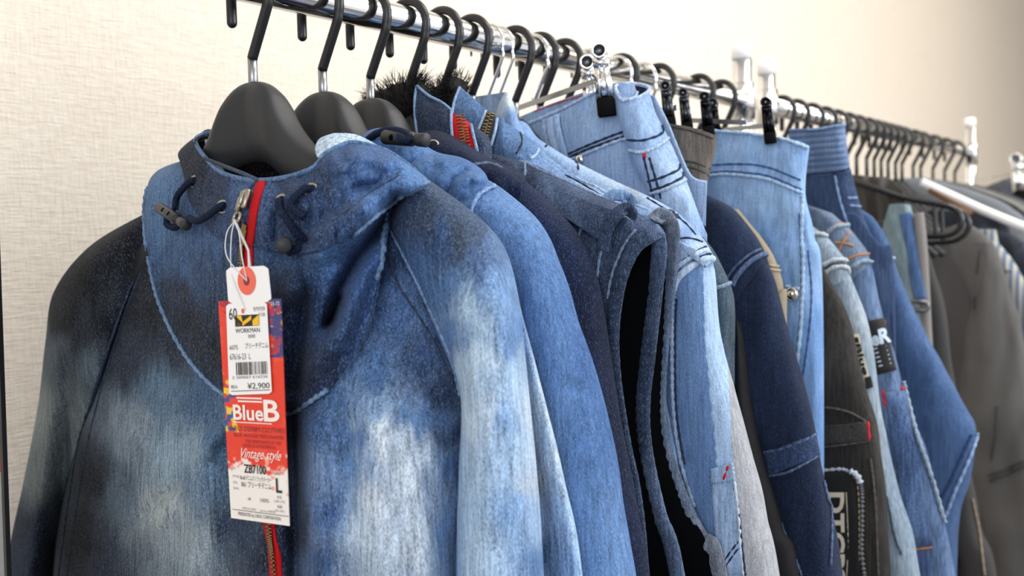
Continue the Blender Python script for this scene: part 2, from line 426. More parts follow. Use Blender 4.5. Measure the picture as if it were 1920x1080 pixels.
# ------------------------------------------------------------------ bleached anorak (frontmost)
G1 = empty('bleached_denim_anorak', 'bleach-splashed denim anorak with red front zip, drawcord collar and price tag, frontmost', 'jacket', (HX['h1'], 0, RAIL_Z))
RID = [([(742,372),(712,430),(672,485),(640,540),(618,600)], 15, -.013), ([(690,405),(640,445),(590,480),(556,540)], 24, .010),
       ([(700,470),(668,540),(640,620),(600,680)], 20, .006), ([(575,500),(570,600),(552,720)], 18, -.007), ([(640,560),(625,600),(612,612)], 9, -.008),
       ([(548,770),(552,900),(556,1080)], 18, -.011), ([(590,800),(600,1080)], 26, .005), ([(700,760),(720,1080)], 40, .004), ([(655,800),(662,1080)], 18, -.003),
       ([(300,980),(420,800)], 14, .003), ([(230,1000),(380,870)], 12, -.003), ([(440,820),(430,1080)], 25, -.005), ([(380,830),(360,1080)], 25, .004),
       ([(640,330),(700,350)], 12, -.004), ([(625,300),(660,340),(700,330)], 10, .003), ([(660,290),(720,310)], 9, .003), ([(600,440),(650,402),(715,368),(790,345)], 15, .005)]+[([(a,398),(a-5,452)], 6, -.0016) for a in (520,541,566,584,608,634)]+[([(a,330+(a-380)*.25),(a-8,385+(a-380)*.25)], 6, -.0014) for a in (386,404,432,446)]+[([(600,330),(640,350),(690,352)], 9, -.0018), ([(560,350),(572,392)], 7, .002), ([(655,300),(640,325),(650,350)], 8, .003)]
def rel1(u, v):
    d = np.zeros_like(u)
    for pl, wd, a in RID:
        if u.size: d = d+1.45*a*np.exp(-(poly_dist(u, v, pl)/wd)**2)
    return d
BODYC = [(240,470,'#1d2027'),(300,500,'#1f232e'),(280,600,'#1b1f28'),(240,680,'#2b3546'),(330,650,'#262e3e'),(300,740,'#5c7790'),(380,740,'#3f5b7c'),(250,800,'#8a99a6'),(330,850,'#8aa3b5'),
 (300,950,'#a5b0b4'),(240,930,'#5f7080'),(180,900,'#1e2330'),(160,1000,'#1b1f2a'),(200,1060,'#323c4e'),(400,900,'#5a7795'),(380,1020,'#8d9da7'),(440,1000,'#263853'),(470,900,'#1d2738'),(420,820,'#4a6888'),
 (560,800,'#1c2b49'),(550,1000,'#1a2540'),(500,1050,'#1a2338'),(600,800,'#3a5c8d'),(640,760,'#426899'),(700,700,'#4a70a4'),(740,600,'#46689a'),(780,680,'#38517a'),(820,740,'#2c3d5c'),(700,500,'#33527f'),(730,450,'#2c4268'),
 (700,770,'#7fa5cf'),(705,800,'#cfe0f0'),(730,830,'#d2e2f1'),(790,850,'#c8dbee'),(760,900,'#d4e4f2'),(835,880,'#5f84b4'),(720,950,'#cfdff0'),(690,1000,'#bed4ea'),(780,1000,'#d6e5f3'),(660,880,'#5f88bb'),(620,960,'#3f6196'),
 (840,1000,'#83a6d0'),(600,1050,'#35547f'),(655,960,'#8fb0d6'),(840,820,'#33496c'),(660,820,'#4a72a6'),(760,790,'#5b82b4'),(800,790,'#4e74a6')]
SLVN = [(760,380,'#2f4668'),(800,400,'#37475f'),(860,440,'#3b4a61'),(900,490,'#47628c'),(830,540,'#466ea3'),(790,500,'#3f6598'),(850,620,'#4a74ab'),(885,600,'#a9c8e6'),(900,680,'#b7d2ec'),(935,540,'#6a90bf'),(960,620,'#5f86b8'),
 (900,780,'#c0d7ee'),(950,790,'#87acd8'),(900,900,'#a9c9ea'),(960,950,'#7ea5d4'),(900,1050,'#abcaea'),(945,860,'#9fc0e4'),(1010,760,'#b6c9de'),(1030,850,'#bcd1e6'),(1060,980,'#a3c3e6'),(1000,900,'#a9b9cc'),(1010,1050,'#5378a8'),(1075,1060,'#8fb4de'),(820,460,'#2f4c78'),(940,720,'#a3c3e4')]
SLVF = [(150,520,'#1b1e26'),(230,460,'#1e2128'),(250,430,'#1b1e26'),(120,590,'#20242f'),(200,620,'#1d2028'),(112,660,'#5f6d7c'),(180,700,'#6f808f'),(90,790,'#929fa4'),(155,790,'#8797a0'),(70,900,'#7c8a90'),(125,860,'#94a2a8'),
 (60,990,'#29334a'),(100,1060,'#191d28'),(130,950,'#3a475a'),(40,1060,'#2b3a52'),(200,680,'#444f60'),(150,640,'#333c4b')]
YOKC = [(292,360,'#5d80aa'),(310,430,'#54769f'),(335,500,'#41608a'),(345,560,'#2a3344'),(360,600,'#20242e'),(420,640,'#1f242e'),(440,520,'#2c3f5c'),(420,450,'#45648e'),(470,430,'#3a5a88'),(560,560,'#213352'),(600,620,'#26406a'),(650,600,'#2f4a76'),
 (620,700,'#223250'),(680,500,'#31548a'),(620,470,'#4570a8'),(570,440,'#2c4266'),(700,440,'#4068a0'),(560,700,'#1d2b47'),(700,560,'#35568a'),(380,520,'#34496a'),(385,400,'#3c5a86'),(715,400,'#33558a'),(450,600,'#232c3c')]
HOODC = [(650,310,'#35537f'),(685,350,'#4870a8'),(740,330,'#3f659c'),(600,330,'#263858'),(370,310,'#1b2130'),(395,350,'#29364f'),(470,360,'#3f5c8a'),(545,345,'#293c5e'),(770,330,'#4f79ae'),(640,400,'#2b4268'),(590,400,'#2c4369'),(420,400,'#33496e'),(350,290,'#1c2332'),(560,430,'#263a5a'),(720,300,'#3b5e92')]
D_ATT = denim('bleached_denim', '#ffffff', attr=True, speck=.55, streak=.4)
def part1(name, curves, nu, nv, samples, mat=None, relief=rel1, wob=.0012, off=0., solid=.0016, label=None, X=0., parent=None, warp=14.):
    V, Fc, (u, v) = loft(curves, nu, nv, X, relief, wob, off)
    return obj(name, (V, Fc), mat or D_ATT, parent or G1, col=shepard(samples, u, v, warp), solid=solid, label=label)
body1 = part1('body_front', [
 [(288,400,-.02),(212,600,-.02),(152,800,-.02),(112,960,-.02),(98,1100,-.02),(80,1560,-.02)],
 [(296,400,.004),(232,600,.012),(172,800,.018),(140,960,.02),(125,1100,.02),(110,1560,.02)],
 [(380,400,.026),(345,600,.036),(325,800,.046),(315,960,.052),(305,1100,.052),(290,1560,.05)],
 [(480,400,.042),(480,600,.052),(492,800,.06),(505,960,.064),(515,1100,.065),(530,1560,.065)],
 [(590,400,.038),(620,600,.05),(640,800,.064),(650,960,.069),(660,1100,.07),(680,1560,.07)],
 [(680,400,.026),(740,600,.034),(778,800,.048),(790,960,.052),(800,1100,.054),(830,1560,.055)],
 [(715,400,.024),(800,580,.022),(868,760,.014),(868,960,.008),(866,1100,.006),(880,1560,.006)],
 [(745,400,-.01),(850,580,-.016),(905,760,-.018),(905,960,-.02),(905,1100,-.02),(920,1560,-.02)]], 190, 230, BODYC)
slv1 = part1('near_sleeve', [
 [(716,400,.01),(775,520,.01),(826,640,.01),(866,745,.01),(864,900,.008),(860,1090,.008),(860,1560,.008)],
 [(722,392,.027),(778,510,.031),(832,630,.032),(869,738,.034),(866,890,.034),(862,1080,.034),(862,1560,.034)],
 [(752,368,.031),(828,490,.044),(876,610,.052),(902,740,.054),(908,895,.054),(912,1080,.054),(925,1560,.05)],
 [(782,346,.025),(880,450,.038),(935,590,.047),(957,745,.044),(975,900,.038),(990,1080,.034),(1010,1560,.03)],
 [(797,338,.012),(920,440,.02),(968,590,.014),(988,745,.01),(1004,900,.006),(1016,1080,.002),(1040,1560,0)],
 [(800,338,-.004),(926,444,-.004),(972,595,-.008),(990,745,-.016),(1006,900,-.02),(1022,1080,-.022),(1045,1560,-.02)],
 [(802,338,-.012),(932,448,-.012),(977,600,-.014),(1014,745,-.014),(1048,900,-.014),(1080,1080,-.014),(1120,1560,-.014)],
 [(800,336,-.022),(934,449,-.026),(980,602,-.027),(1018,745,-.027),(1056,900,-.027),(1090,1080,-.027),(1130,1560,-.027)]], 110, 190, SLVN)
slv2 = part1('far_sleeve', [
 [(285,398,-.022),(175,462,-.03),(108,545,-.03),(92,640,-.03),(78,760,-.03),(52,900,-.03),(15,1080,-.03),(-60,1560,-.03)],
 [(284,396,-.006),(172,462,-.005),(104,548,-.006),(88,640,-.006),(74,760,-.006),(48,900,-.006),(12,1080,-.006),(-65,1560,-.006)],
 [(282,402,.006),(180,478,.022),(122,570,.018),(110,660,.017),(98,760,.017),(82,900,.017),(55,1080,.016),(0,1560,.016)],
 [(282,425,.010),(206,520,.024),(158,620,.024),(138,700,.016),(127,790,.004),(118,920,-.004),(100,1080,-.01),(60,1560,-.01)],
 [(280,460,.006),(232,560,.016),(196,660,.02),(172,740,.016),(150,830,.006),(135,950,-.004),(128,1080,-.01),(110,1560,-.01)],
 [(288,470,-.004),(246,570,.0),(210,670,.0),(186,750,-.002),(166,840,-.008),(150,960,-.014),(144,1080,-.02),(130,1560,-.02)]], 80, 160, SLVF)
yoke = part1('yoke', [
 [(352,300,-.02),(296,322,-.018),(276,360,-.018),(272,440,-.016)],
 [(350,318,.014),(310,336,.012),(282,378,.014),(275,452,.014)],
 [(352,345,.024),(335,400,.026),(308,480,.022),(304,570,.024)],
 [(400,390,.042),(388,460,.042),(376,580,.042),(372,690,.044)],
 [(470,420,.052),(470,500,.054),(474,640,.058),(480,768,.062)],
 [(560,420,.052),(556,520,.056),(556,660,.06),(556,768,.064)],
 [(640,400,.043),(636,480,.05),(632,600,.057),(630,716,.06)],
 [(700,380,.032),(696,440,.038),(694,520,.045),(690,606,.05)],
 [(752,340,.028),(742,370,.03),(732,400,.033),(728,425,.036)]], 150, 120, YOKC, off=.0022, wob=.0016)
hood = part1('collar_front', [
 [(400,250,-.016),(372,256,-.02),(338,284,-.02),(340,304,-.016),(352,330,.004)],
 [(368,262,.006),(352,280,.01),(345,300,.018),(348,330,.024),(355,372,.028)],
 [(385,296,.03),(376,325,.038),(372,355,.04),(376,390,.042),(386,420,.042)],
 [(412,322,.042),(404,352,.05),(402,385,.052),(406,420,.052),(414,448,.05)],
 [(456,336,.05),(450,368,.058),(448,395,.06),(450,425,.059),(452,455,.056)],
 [(500,338,.052),(492,370,.06),(488,400,.062),(486,430,.061),(486,462,.058)],
 [(548,330,.052),(548,365,.061),(548,400,.063),(548,435,.062),(548,476,.058)],
 [(590,312,.044),(600,345,.054),(606,390,.058),(606,430,.058),(604,468,.055)],
 [(612,288,.034),(640,322,.048),(655,360,.052),(660,405,.052),(655,442,.049)],
 [(655,270,.02),(690,300,.04),(706,335,.045),(712,370,.045),(712,400,.042)],
 [(722,284,.008),(748,304,.03),(760,325,.036),(764,345,.038),(762,362,.037)],
 [(790,330,-.016),(796,335,-.004),(800,338,.006),(800,342,.012),(798,346,.02)]], 190, 80, HOODC, off=.0032, wob=.0022, label='gathered dark denim drawcord collar and hood edge')
lining = part1('hood_lining', [
 [(596,296,.024),(592,280,.02),(600,262,.012),(625,252,.004)],
 [(625,290,.022),(625,272,.018),(632,260,.012),(650,252,.004)],
 [(700,300,.01),(690,285,.008),(680,272,.004),(672,256,-.002)],
 [(790,338,.0),(760,310,-.004),(730,290,-.008),(700,270,-.012)]], 30, 20, [(640,270,'#b8cde2'),(700,290,'#a9c3de')], relief=None, label='pale reverse side of the denim inside the hood')
obj('collar_rim', pipe(np.array([PX(*p[:2], -p[2]) for p in catmull(np.array([(404,247,-.01),(380,252,-.006),(366,266,.01),(385,296,.033),(412,322,.045),(456,336,.053),(500,338,.056),(548,330,.056),(585,316,.05),(600,302,.044),(615,285,.038),(655,268,.024),(690,272,.018),(722,282,.012),(752,300,.006),(775,318,.0),(798,338,-.004)]), 120)]), .0016, 8), denim('collar_rim_denim', '#56779f', speck=.5), G1)
# inside of the neck: back of the collar behind the hanger, grey facing
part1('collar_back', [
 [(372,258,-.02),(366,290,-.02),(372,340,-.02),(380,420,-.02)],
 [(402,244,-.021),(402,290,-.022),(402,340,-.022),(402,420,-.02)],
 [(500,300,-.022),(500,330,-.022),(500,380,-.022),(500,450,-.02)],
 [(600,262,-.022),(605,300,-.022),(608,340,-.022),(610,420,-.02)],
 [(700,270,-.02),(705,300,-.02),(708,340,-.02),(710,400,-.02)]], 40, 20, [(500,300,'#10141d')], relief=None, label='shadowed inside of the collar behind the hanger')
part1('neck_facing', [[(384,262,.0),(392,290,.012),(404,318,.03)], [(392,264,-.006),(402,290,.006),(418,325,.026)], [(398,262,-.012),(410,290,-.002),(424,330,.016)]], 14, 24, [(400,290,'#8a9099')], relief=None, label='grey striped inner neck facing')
# back of the garment, giving it body
back = []
for (yl, yr, z) in ((.06,-.03,-.125),(.12,-.07,-.15),(.18,-.11,-.2),(.19,-.14,-.26),(.19,-.15,-.4),(.19,-.15,-.62)):
    t = np.linspace(0, 1, 30); y = yl+(yr-yl)*t
    back.append(np.stack([.014+.010*np.sin(math.pi*t), y, np.full(30, RAIL_Z+z)], -1))
obj('body_back', (np.concatenate(back), grid_faces(6, 30)), denim('plain_dark_denim', '#22304a'), G1, solid=.0016)
b1 = bvh_of(body1, slv1, slv2, yoke, hood)
SEAML = denim('seam_denim_pale', '#6f8fb8', speck=.5); SEAMD = denim('seam_denim_dark', '#39485f', speck=.5)
yline = [(277,350),(272,400),(276,452),(288,520),(304,575),(335,640),(372,693),(420,738),(480,770),(530,775),(560,770),(600,742),(630,718),(664,668),(690,608),(706,545),(716,480),(727,426),(738,385)]
seam('yoke_seam', b1, yline, SEAML, G1, .0014)
seam('raglan_seam', b1, [(722,398),(735,430),(776,510),(800,560),(832,630),(852,680),(866,740)], SEAML, G1, .0010, label='pale raised raglan seam')
seam('raglan_seam', b1, [(716,420),(742,520),(790,600),(830,680),(862,770),(860,830)], SEAMD, G1, .0007)
seam('raglan_seam', b1, [(276,470),(240,545),(215,610),(180,720),(150,830),(128,960),(112,1080)], SEAMD, G1, .0011)
seam('raglan_seam', b1, [(278,488),(246,560),(225,620),(192,730),(165,840),(145,960),(128,1080)], SEAMD, G1, .0008)
seam('hood_seam', b1, [(660,440),(700,405),(745,372),(800,345)], SEAML, G1, .0012)
seam('hood_seam', b1, [(620,420),(660,392),(700,360),(750,330)], SEAMD, G1, .0006)
stitch(b1, [[(268,470),(232,545),(205,612),(170,722),(140,835),(118,960)], [(284,495),(254,565),(232,625),(200,735),(172,845),(152,960),(136,1080)], [(728,404),(785,515),(840,634),(873,745)],
            [(283,460),(295,520),(311,575),(342,636),(378,688),(424,732)], [(600,735),(658,664),(683,604),(699,545),(709,480)], [(395,306),(420,332),(460,345),(510,347),(550,340),(595,318),(625,292),(660,280),(700,280),(745,302)]], THREADL, G1)
# ---- zip
zl = [(484,345),(478,365),(468,420),(459,497),(465,650),(480,800),(498,983),(510,1085),(530,1500)]
zr = [(502,339),(492,372),(483,420),(478,497),(490,650),(503,800),(518,983),(530,1085),(556,1500)]
def ribbon(b, L_, R_, n, lift, m=5):
    A = catmull(np.array(L_, float), n); B_ = catmull(np.array(R_, float), n); v = []
    for a, c in zip(A, B_):
        for t in np.linspace(0, 1, m):
            q = a+(c-a)*t; v.append(on(b, q[0], q[1], lift)[0])
    return np.array(v), grid_faces(n, m)
obj('zip_tape', ribbon(b1, zl, zr, 120, .0012), REDTAPE, G1, solid=.0008, label='bright red zip tape')
tz, nz = surf_line(b1, [(466,420),(462,445),(460,497),(472,650),(490,800),(509,983),(521,1085),(542,1400)], 4.2, .0026)
def zteeth(P, Nn, w=.0028, h=.0011):
    out = []
    for i in range(0, len(P)-1):
        d = nrm(P[min(i+1, len(P)-1)]-P[max(i-1, 0)]); s = nrm(np.cross(d, Nn[i])); sg = 1 if i % 2 else -1
        R3 = np.stack([s, d, nrm(np.cross(s, d))], -1)
        out.append(rbox(P[i]+s*sg*w*.35, (w, h, .0012), .2, R3))
    return join(*out)
obj('zip_teeth', zteeth(tz, nz), BRASS, G1, kind='stuff')
obj('placket_edge', pipe(surf_line(b1, [(490,338),(474,352),(458,375),(450,400),(449,425),(452,500)], 4, .001)[0], .0013, 8), SEAMD, G1)
p, n = on(b1, 470, 378, .004); up = nrm([0, .06, 1]); s = nrm(np.cross(up, n)); R3 = np.stack([s, nrm(np.cross(n, s)), n], -1)
sl = obj('zip_slider', join(rbox(p, (.0072, .012, .0032), .3, R3), rbox(p+n*.0022, (.003, .009, .002), .4, R3)), NICKEL, G1)
p2, n2 = on(b1, 461, 402, .0065)
ring = join(torus(p2-up*.002, n, .0034, .0011, 20, 8), pipe([p+n*.003, (p+n*.003+p2)/2, p2+up*.0018], [.0014, .0019, .0016], 8, squash=.6))
obj('zip_pull', ring, NICKEL, G1, label='aged metal zip pull with ring end')
# ---- eyelets, cords and cord locks
e1, n1 = eyelet(b1, 366, 341, .0034, G1); e2, n2_ = eyelet(b1, 419, 388, .0034, G1)
e3, n3 = eyelet(b1, 530, 380, .0040, G1); e4, n4 = eyelet(b1, 584, 357, .0034, G1)
def pt(u, v, lift): return on(b1, u, v, lift)[0]
obj('drawcord', braid([e1-n1*.004, e1+n1*.003, pt(355,360,.006), pt(350,378,.007), pt(351,395,.008)], .0022), CORD, G1)
obj('drawcord', braid([e2-n2_*.004, e2+n2_*.003, pt(410,402,.006), pt(395,412,.008), pt(378,412,.008)], .0022), CORD, G1)
obj('drawcord', braid([pt(338,402,.007), pt(334,418,.008), pt(338,427,.008), pt(352,428,.008), pt(360,418,.008)], .0022), CORD, G1)
def lock(a, c, r, name='cord_lock', parent=G1):
    a = np.array(a); c = np.array(c); L = np.linalg.norm(c-a); ax = nrm(c-a); to = nrm(np.cross(ax, nrm(CAM-a)))
    body = lathe([(r*.85, 0), (r, .0006), (r, L*.66), (r*.85, L*.68), (r*.55, L*.69), (r*.55, L*.78), (r*.9, L*.79), (r*.95, L*.98), (r*.7, L)], a, ax, 24)
    o = obj(name, body, BLACKPL, parent, label='black barrel cord lock'); nn = nrm(np.cross(to, ax))
    nn = nn if nn@(CAM-a) > 0 else -nn
    for k in (.28, .5): obj('cord_hole', lathe([(r*.42, r*.8), (r*.42, r*1.02), (.0001, r*1.02)], a+ax*L*k, nn), INSIDE, o)
lock(pt(322,393,.009), pt(380,424,.010), .0037)
obj('drawcord', braid([e3-n3*.004, e3+n3*.003, pt(543,390,.006), pt(553,402,.007), pt(559,425,.007), pt(556,448,.007), pt(552,470,.006)], .0022), CORD, G1)
obj('drawcord', braid([e4-n4*.004, e4+n4*.002, pt(575,366,.005), pt(563,385,.0065), pt(560,405,.008)], .0022), CORD, G1)
kp, kn = on(b1, 551, 452, .009); kd = nrm(CAM-kp)
obj('cord_lock_end', lathe([(.0001, .0036), (.0034, .0036), (.0044, .0028), (.0046, 0), (.004, -.004)], kp, kd), BLACKPL, G1, label='round black end of a cord lock')
# ------------------------------------------------------------------ price tag
TAG = empty('price_tag', 'red and white card price tag hanging from the bleached anorak zip', 'price tag', tuple(PX(463, 527, -.082)))
TX = -.083
def qmap(quad, X, st, lift=0., bow=0.):
    q = np.array(quad, float); s = st[..., 0:1]; t = st[..., 1:2]
    p = (1-t)*((1-s)*q[0]+s*q[1])+t*((1-s)*q[3]+s*q[2])
    w_ = PX(p[..., 0], p[..., 1], X-lift-bow*np.sin(math.pi*st[..., 1]))
    return w_
RQ = [(410,565),(527,560),(543,986),(434,971)]
SQ = [(424,570),(500,566),(510,738),(430,741)]
WQ = [(424,502),(502,498),(509,566),(429,570)]
def card(name, quad, X, ns, nt, mat, colf=None, parent=TAG, th=.0005, corner=0., lift=0., bow=.0, label=None):
    s, t = np.meshgrid(np.linspace(0, 1, ns), np.linspace(0, 1, nt)); st = np.stack([s, t], -1).reshape(-1, 2).copy()
    if corner:
        asp = np.hypot(quad[3][0]-quad[0][0], quad[3][1]-quad[0][1])/np.hypot(quad[1][0]-quad[0][0], quad[1][1]-quad[0][1])
        cs, ct = corner, corner/asp
        t_ = st[:, 1]; k = np.clip(np.minimum(t_, 1-t_)/ct, 0, 1); ins = cs*(1-np.sqrt(1-(1-k)**2)); st[:, 0] = ins+st[:, 0]*(1-2*ins)
    V = qmap(quad, X, st, lift, bow); f = grid_faces(nt, ns)
    c = colf(st) if colf else None
    return obj(name, (V, f), mat, parent, smooth=False, col=c, solid=th, label=label)
def paper(name, c=None):
    m, nt, b = newmat(name); b.inputs['Roughness'].default_value = .45
    if c: b.inputs['Base Color'].default_value = (*lin(c), 1)
    else:
        a = nt.nodes.new('ShaderNodeAttribute'); a.attribute_name = 'col'; nt.links.new(a.outputs['Color'], b.inputs['Base Color'])
    return m
PRINTED = paper('printed_card'); WHITEP = paper('white_card', '#f4f4f4'); INK = paper('black_ink', '#1a1a1c'); INKY = paper('yellow_ink', '#f3bd1e'); INKW = paper('white_ink', '#f3ece6')
INKR = paper('salmon_red_ink', '#ef6a54'); INKD = paper('dark_red_ink', '#8e2334'); INKG = paper('grey_ink', '#6d6d70'); INKB = paper('brown_ink', '#5a3b18')
def tagcol(st):
    s, t = st[:, 0], st[:, 1]; q = np.stack([s*6, t*22, s*0], -1); n = vnoise(q)+.6*vnoise(q*2.7+5)+.4*vnoise(q*6+2)
    red = np.array(lin('#e63a22')); wh = np.array(lin('#f1ece6')); c = np.tile(red, (len(s), 1))
    def mx(m, col): nonlocal c; m = np.clip(m, 0, 1)[:, None]; c = c*(1-m)+np.array(lin(col))*m
    mx((n-.2)*.5, '#f0604c')
    mx(((.05-t)*30+(n*2))*(t < .09)*1.0, '#a3263a'); mx((n*3+(.22-t)*8+(s-.78)*12)*(s > .74)*(t < .26), '#3a3f78'); mx((vnoise(q*3+11)*4-2.2)*(s > .7)*(t < .24), '#d9a531'); mx((vnoise(q*2.6+21)*4-.9)*(s > .7)*(t < .24), '#a8324c')
    mx((vnoise(q*2.2+3)*6-1.5+(.25-s)*10)*(s < .22)*(t > .33)*(t < .6), '#f0c634'); mx((vnoise(q*2.4+30)*6-2+(.2-s)*10)*(s < .2)*(t > .38)*(t < .6), '#39518e')
    mx(np.clip((t-.735)*40+n*1.6, 0, 1)*(t > .66), '#f1ece6'); mx((vnoise(q*2+40)*5-2)*(s > .6)*(t > .7)*(t < .88), '#f4a48c')
    return c
card('red_card', RQ, TX, 60, 200, PRINTED, tagcol, label='red printed brand card, white at the foot')
card('white_tab', WQ, TX-.0006, 14, 14, WHITEP, corner=.10, label='white hang tab with a red ring')
card('price_sticker', SQ, TX-.0013, 24, 48, WHITEP, corner=.07, th=.0002, label='white price sticker')
def ring_on(quad, X, s, t, r1, r0, mat, name, lift):
    c = qmap(quad, X, np.array([[s, t]]))[0]; a = np.linspace(0, 2*math.pi, 36, endpoint=False)
    v = []
    for r in (r1, r0): v.append(np.stack([np.full(36, X-lift), c[1]+r*np.cos(a), c[2]+r*np.sin(a)], -1))
    f = grid_faces(2, 36, True) if r0 > 0 else [tuple(range(36))]
    obj(name, (np.concatenate(v) if r0 > 0 else v[0], f), mat, TAG, smooth=False)
ring_on(WQ, TX, .5, .39, .0078, .0024, INKR, 'red_ring', .0011)
ring_on(WQ, TX, .5, .39, .0026, 0, INKD, 'tag_hole', .0012)
ring_on(SQ, TX, .46, .085, .0014, 0, INKR, 'sticker_hole', .0016)
def text(body, quad, X, s0, t0, s1, t1, mat, lift, name='lettering', slant=0., wgt=0.):
    cu = bpy.data.curves.new('txt', 'FONT'); cu.body = body; cu.size = 1; cu.resolution_u = 3; cu.offset = wgt
    o = bpy.data.objects.new('txt', cu); COL.objects.link(o); dg = bpy.context.evaluated_depsgraph_get()
    me = bpy.data.meshes.new_from_object(o.evaluated_get(dg)); bpy.data.objects.remove(o)
    v = np.array([q.co[:] for q in me.vertices]); f = [tuple(p_.vertices) for p_ in me.polygons]
    if not len(v): return
    mn, mx = v.min(0), v.max(0); s = (v[:, 0]-mn[0])/(mx[0]-mn[0]+1e-9); t = (v[:, 1]-mn[1])/(mx[1]-mn[1]+1e-9)
    s = s+slant*(t-.5); st = np.stack([s0+(s1-s0)*s, t1+(t0-t1)*t], -1)
    obj(name, (qmap(quad, X, st, lift), f), mat, TAG, smooth=False)
def rects(L_, quad, X, mat, lift, name='printed_bars'):
    out = []
    for (s0, t0, s1, t1) in L_: out.append((qmap(quad, X, np.array([[s0, t0], [s1, t0], [s1, t1], [s0, t1]]), lift), [(0, 1, 2, 3)]))
    obj(name, join(*out), mat, TAG, smooth=False)
TS = .0017; SX = TX
for body, a, m_ in (('60', (.06,.05,.25,.175), INK), ('979759', (.66,.05,.94,.095), INKG), ('7100', (.78,.115,.94,.155), INKG), ('WORKMAN', (.2,.275,.79,.325), INK), ('000', (.5,.345,.67,.385), INKG),
                    ('6075', (.04,.455,.24,.505), INKG), ('ブリーチデニム', (.42,.435,.97,.5), INK), ('67616-23  L', (.04,.55,.54,.615), INKG), ('2 300067 616236', (.08,.795,.92,.825), INKG),
                    ('税込', (.04,.89,.2,.93), INK), ('¥2,900', (.43,.875,.95,.95), INK)):
    text(body, SQ, SX, *a, m_, TS)
rects([(.2,.13,.79,.255)], SQ, SX, INK, .00155, 'shop_emblem')
def poly_(pts, quad, X, mat, lift, name):
    obj(name, (qmap(quad, X, np.array(pts), lift), [tuple(range(len(pts)))]), mat, TAG, smooth=False)
ex = lambda a, b_: (.2+.59*a, .13+.125*b_)
poly_([ex(.03,.04),ex(.27,.04),ex(.33,.72)], SQ, SX, INKY, TS, 'shop_emblem')
poly_([ex(.3,.62),ex(.68,.06),ex(.68,.42),ex(.3,.97)], SQ, SX, INKY, TS, 'shop_emblem')
poly_([ex(.72,.5),ex(.99,.03),ex(.99,.97),ex(.72,.97)], SQ, SX, INKY, TS, 'shop_emblem')
poly_([ex(.02,.97),ex(.16,.6),ex(.28,.97)], SQ, SX, INKB, TS, 'shop_emblem')
rs = np.random.RandomState(5); bars = []; x = .18
while x < .93:
    wd = rs.choice([.008, .012, .022]); bars.append((x, .645, x+wd, .785 if rs.rand() > .0 else .8)); x += wd+rs.choice([.01, .016, .026])
rects(bars, SQ, SX, INK, TS); rects([(.04,.955,.96,.962)], SQ, SX, INK, TS, 'printed_line')
for body, a, m_, sl_ in (('25-72', (.83,.012,.97,.028), INKW, 0), ('Blue', (.13,.475,.63,.545), INKW, 0), ('B', (.64,.448,.9,.545), INKW, 0), ('NEO DENIM CLOTHES', (.08,.572,.97,.595), INKD, 0), ('BLUE VINTAGE MERCHANDISE', (.12,.605,.95,.622), INKD, 0),
                    ('THE RESISTANCE OF THE', (.3,.632,.9,.647), INKD, 0), ('GOODS & ACCESSORIES ALL', (.25,.652,.82,.667), INKD, 0), ('Vintage style', (.2,.672,.9,.73), INKW, .1),
                    ('NO.', (.06,.762,.12,.772), INKG, 0), ('ZB7100', (.26,.745,.63,.785), INK, 0), ('SIZE', (.78,.77,.88,.78), INK, 0), ('STYLE', (.06,.8,.17,.81), INKG, 0), ('BlueB デニムアノラックパーカー', (.19,.795,.72,.818), INK, 0),
                    ('COL.', (.06,.828,.14,.838), INKG, 0), ('061 ブリーチデニム', (.2,.822,.71,.85), INK, 0), ('L', (.79,.795,.89,.86), INK, 0), ('QUAL.', (.06,.855,.16,.866), INKG, 0),
                    ('身長', (.8,.872,.88,.886), INKG, 0), ('(165-175)', (.75,.893,.93,.906), INKG, 0), ('胸囲', (.8,.914,.88,.928), INKG, 0), ('(91-101)', (.76,.935,.92,.948), INKG, 0), ('綿', (.3,.895,.345,.91), INKG, 0), ('100%', (.51,.893,.66,.91), INKG, 0),
                    ('MADE IN CHINA', (.2,.943,.43,.952), INKG, 0), ('Lot no.190729', (.5,.943,.76,.953), INKG, 0), ('PRESENTED by ZACK CORPORATION', (.12,.968,.85,.988), INK, 0)):
    text(body, RQ, TX, *a, m_, .0007, slant=sl_, wgt=.02 if body in ('Blue', 'B', 'L', 'ZB7100') else 0)
rects([(.02,.958,.99,.9605)], RQ, TX, INK, .0007, 'printed_line'); rects([(.12,.553,.77,.557),(.2,.44,.62,.447),(.22,.455,.62,.462)], RQ, TX, INKW, .0007, 'printed_line')
hole = PX(463, 527, TX-.0015); hole2 = PX(460, 581, TX-.002); pl_ = p2-up*.005+n*.002
for k, (dx, dm) in enumerate(((-.006, .35), (.004, .5), (-.002, .6))):
    e = hole if k < 2 else hole2
    Q = [pl_, pl_*.8+e*.2+np.array([-.002, -dx*1.1, 0]), pl_*.4+e*.6+np.array([-.004, -dx*1.3, 0]), e]
    obj('tag_string', pipe(resample(Q, 30), .00035, 6), WHITETH, TAG)
obj('plastic_fastener', pipe([p2-up*.004+n*.002, PX(466, 470, -.075), PX(468, 500, TX-.001)], [.0009, .0007, .0009], 6), WHITETH, TAG)

